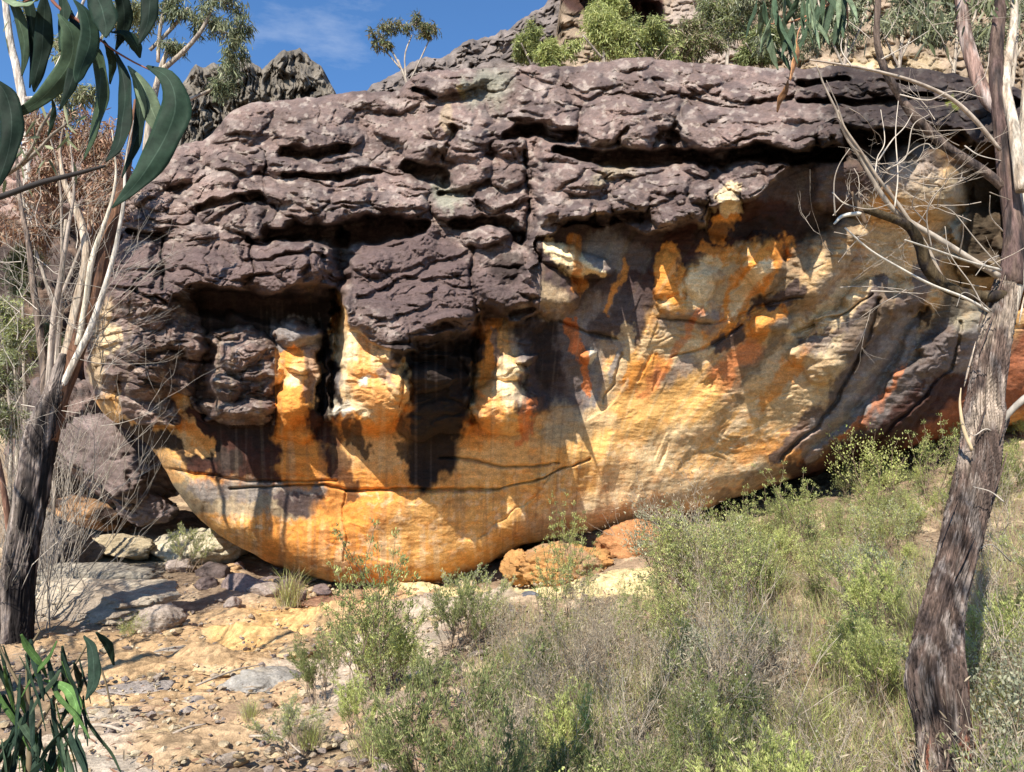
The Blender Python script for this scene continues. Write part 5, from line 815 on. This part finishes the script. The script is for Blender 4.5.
leaf_branch('big dark gum leaves hanging close to the camera in the top left corner', .75, [
  ([(147, 66, 2), (168, 78, 12), (176, 105, 19), (166, 135, 20), (150, 165, 16), (132, 188, 9), (112, 208, 1)], DL * 1.2, .2), ([(128, 66, 1), (142, 85, 9), (152, 110, 12), (158, 128, 8), (156, 140, 1)], LL * .9, .5), ([(116, 52, 1), (124, 80, 9), (124, 115, 12), (118, 145, 10), (106, 162, 1)], BL_ * 1.3, -.3),
  ([(86, 34, 1), (98, 60, 10), (101, 95, 13), (94, 130, 9), (84, 160, 1)], ML * 1.1, -.5), ([(58, 14, 1), (72, 35, 12), (70, 62, 12), (52, 88, 10), (28, 108, 6), (0, 118, 2), (-20, 120, 1)], ML * 1.3, .5), ([(44, -8, 2), (44, 20, 11), (42, 50, 11), (36, 78, 7), (34, 92, 1)], BL_ * 1.2, .2),
  ([(4, -15, 1), (16, 10, 8), (24, 40, 9), (24, 62, 6), (22, 76, 1)], ML * .9, -.4), ([(84, -18, 3), (98, 0, 16), (105, 20, 16), (106, 38, 1)], BL_ * 1.5, .1), ([(150, -35, 4), (150, -5, 11), (148, 20, 9), (139, 45, 1)], BL_, .3), ([(-8, 78, 2), (6, 95, 12), (12, 125, 13), (6, 160, 9), (-6, 195, 1)], BL_ * 1.2, .4),
  ([(52, 98, 1), (54, 108, 4), (52, 122, 4), (48, 136, 1)], BL_ * 1.5, 0), ([(110, 32, 1), (126, 34, 7), (136, 46, 7), (140, 58, 1)], DL, .5), ([(60, -10, 2), (64, 10, 10), (62, 30, 8), (60, 52, 1)], DL, -.4), ([(5, 0, 3), (20, 4, 7), (34, 2, 6), (40, -8, 1)], LL * 1.2, .6), ([(74, 0, 1), (86, 14, 7), (90, 40, 9), (80, 70, 6), (76, 84, 1)], DL * 1.1, .8), ([(108, -20, 2), (122, 0, 9), (124, 25, 9), (116, 50, 1)], BL_, .3), ([(20, -20, 2), (30, 10, 9), (34, 45, 9), (30, 88, 1)], BL_, -.3), ([(70, 10, 2), (78, 40, 8), (72, 80, 7), (60, 110, 1)], BL_ * 1.2, .5), ([(132, 70, 1), (140, 100, 9), (136, 140, 9), (122, 178, 1)], BL_ * 1.3, -.4), ([(104, 40, 1), (112, 60, 6), (110, 84, 1)], DL, .2)],
  [[(40, -40, 2.6), (52, 0, 2), (80, 22, 1.6), (108, 46, 1.3), (130, 60, 1.1), (150, 70, .8)], [(52, 0, 1.4), (44, -6, 1), (24, 2, .8)], [(80, 22, 1.2), (60, 10, .8)]], 100)
leaf_branch('bare black branch crossing below the big dark leaves at the left', .95, [], [[(-30, 206, 4.5), (0, 197, 3.6), (40, 183, 3.2), (75, 174, 2.6), (105, 166, 1.6)]], 130, C(.035, .03, .028))
r2 = random.Random(17); lv = []
for k in range(75):
    x, y = r2.uniform(-10, 84), r2.uniform(632, 760); ln = r2.uniform(40, 80); dx = r2.gauss(4, 20); wd = r2.uniform(2.0, 3.8); lv.append(([(x, y, 1), (x + dx * .25, y + ln * .3, wd), (x + dx * .7, y + ln * .65, wd * .8), (x + dx, y + ln, .6)], r2.choice([BL_ * 1.6, DL, DL, ML, C(.07, .13, .035)]), r2.uniform(-1, 1)))
lv += [([(84, 636, 1), (92, 650, 6), (94, 680, 7), (86, 700, 1)], DL, .2), ([(96, 632, 1), (108, 645, 5), (114, 665, 1)], DL, .3), ([(74, 662, 1), (78, 675, 5), (80, 690, 1)], BL_ * 1.5, 0), ([(44, 680, 1), (66, 688, 5), (76, 705, 6), (77, 728, 1)], C(.13, .24, .07), .4)]
leaf_branch('leafy gum sapling with long narrow leaves in the bottom left corner', 2.3, lv, [[(20, 1000, 5), (26, 850, 4), (30, 740, 3), (28, 660, 2), (40, 630, 1)], [(30, 740, 2), (60, 690, 1.4), (90, 640, 1)], [(28, 700, 2), (6, 660, 1.2), (-6, 630, .8)], [(95, 655, 1), (105, 680, 1), (112, 712, .8)]], 140, C(.16, .12, .07))
lv = []
for k in range(44):
    x, y = r2.uniform(750, 850), r2.uniform(-22, 30); ln = r2.uniform(26, 48); dx = r2.gauss(0, 8); wd = r2.uniform(2.2, 4.2); lv.append(([(x, y, .6), (x + dx * .2, y + ln * .3, wd), (x + dx * .7, y + ln * .65, wd * .8), (x + dx, y + ln, .5)], r2.choice([LL * .8, ML * 1.5, ML, LL * 1.1]), r2.uniform(-.9, .9)))
lv += [([(768, 28, 1), (770, 42, 5), (773, 56, 5), (778, 70, 1)], LL * .7, .2), ([(776, 50, 1), (784, 58, 5), (791, 72, 1)], ML, .4), ([(796, 40, .6), (798, 52, 4), (794, 64, 4), (790, 80, 1)], C(.5, .26, .12), .7), ([(788, 80, .6), (786, 90, 4), (780, 100, 4), (777, 112, 1)], C(.22, .11, .05), .6)]
leaf_branch('green and one brown gum leaf cluster hanging from the top edge', 2.6, lv, [[(870, -40, 2), (840, -5, 1.6), (815, 12, 1.2), (790, 22, .8), (768, 24, .6)], [(815, 12, 1), (800, 28, .7), (796, 45, .5), (788, 82, .4)], [(845, -8, 1), (848, 20, .8), (846, 30, .5)]], 160, C(.4, .2, .12))

# fallen sticks
for i, (a, b, r) in enumerate([((150, 752), (205, 735), 2), ((60, 735), (130, 745), 2.5), ((250, 742), (300, 765), 1.6), ((196, 690), (262, 672), 1.2), ((470, 735), (600, 560), 1.4), ((728, 752), (790, 680), 2.2)]):
    p, q = hit(*a), hit(*b) if b[1] > 640 else hit(b[0], 660); m = MB(); mid = (p + q) / 2 + np.array([.02, .04, .05]); q = q + np.array([0, 0, .06]); P = spline([p + (0, 0, .03), mid + (0, 0, .02), q], 12); m.tube(P, np.linspace(r, r * .4, 12) * p[1] / F, 7, C(.38, .31, .24), disp=bark_disp(i, .1)); m.V = [np.concatenate(m.V) - p]
    o = m.build('fallen_stick', M_TWIG); o.location = p; tag(o, ['grey stick lying across the bottom of the path', 'crooked stick at the bottom left beside the gum sapling', 'short stick by the low dark green shrub', 'thin stick on the sand above the sunken slab', 'long thin dead stick leaning in the middle thicket', 'pale thick stick in the thicket near the big trunk'][i], 'stick')

shade = empty('gum_tree', (-5.6, 3.2, float(gz(-5.6, 3.2)))); tag(shade, 'slender gum just outside the left of the frame that throws branch shadows on the path', 'tree'); m = MB(); rr = random.Random(31); tp = []
twigs(m, (0, 0, -.1), (.15, .1, 1), 2.6, .09, 3, rr, C(.3, .25, .2), tp, .8, .3, 10, (3, 4)); m.build('trunk', M_BARK, shade); m = MB(); leafy(m, tp, 3, .13, .02, GUMC, .1, .8, rr); m.build('leaves', M_LEAF, shade)

over = empty('gum_tree', (-1.9, -1.6, float(gz(-1.9, -1.6)))); tag(over, 'gum tree behind the viewpoint whose crown dapples the shrubs in the foreground', 'tree'); ov = np.array(over.location); rr = random.Random(77); tp = []; m = MB()
m.tube(spline([(0, 0, -.1), (.1, .2, 1.6), (.0, .5, 3.0), (.4, 1.2, 4.4), (1.0, 2.2, 5.4)], 40), np.linspace(.12, .04, 40), 20, C(.28, .22, .18), disp=bark_disp(91, .15)); m.build('trunk', M_BARK, over); m = MB()
for k in range(30):
    p = np.array([rr.uniform(-.4, 2.6), rr.uniform(.6, 3.7), rr.uniform(3.9, 5.6)]); twigs(m, p, (rr.gauss(0, 1), rr.gauss(0, 1), rr.gauss(0, .5)), rr.uniform(.4, .9), .012, 1, rr, C(.3, .25, .2), tp, .7, .1, 5, (2, 3))
m.build('limbs', M_TWIG, over); m = MB(); leafy(m, tp, 4, .11, .022, GUMC, .10, .8, rr); m.build('leaves', M_LEAF, over)
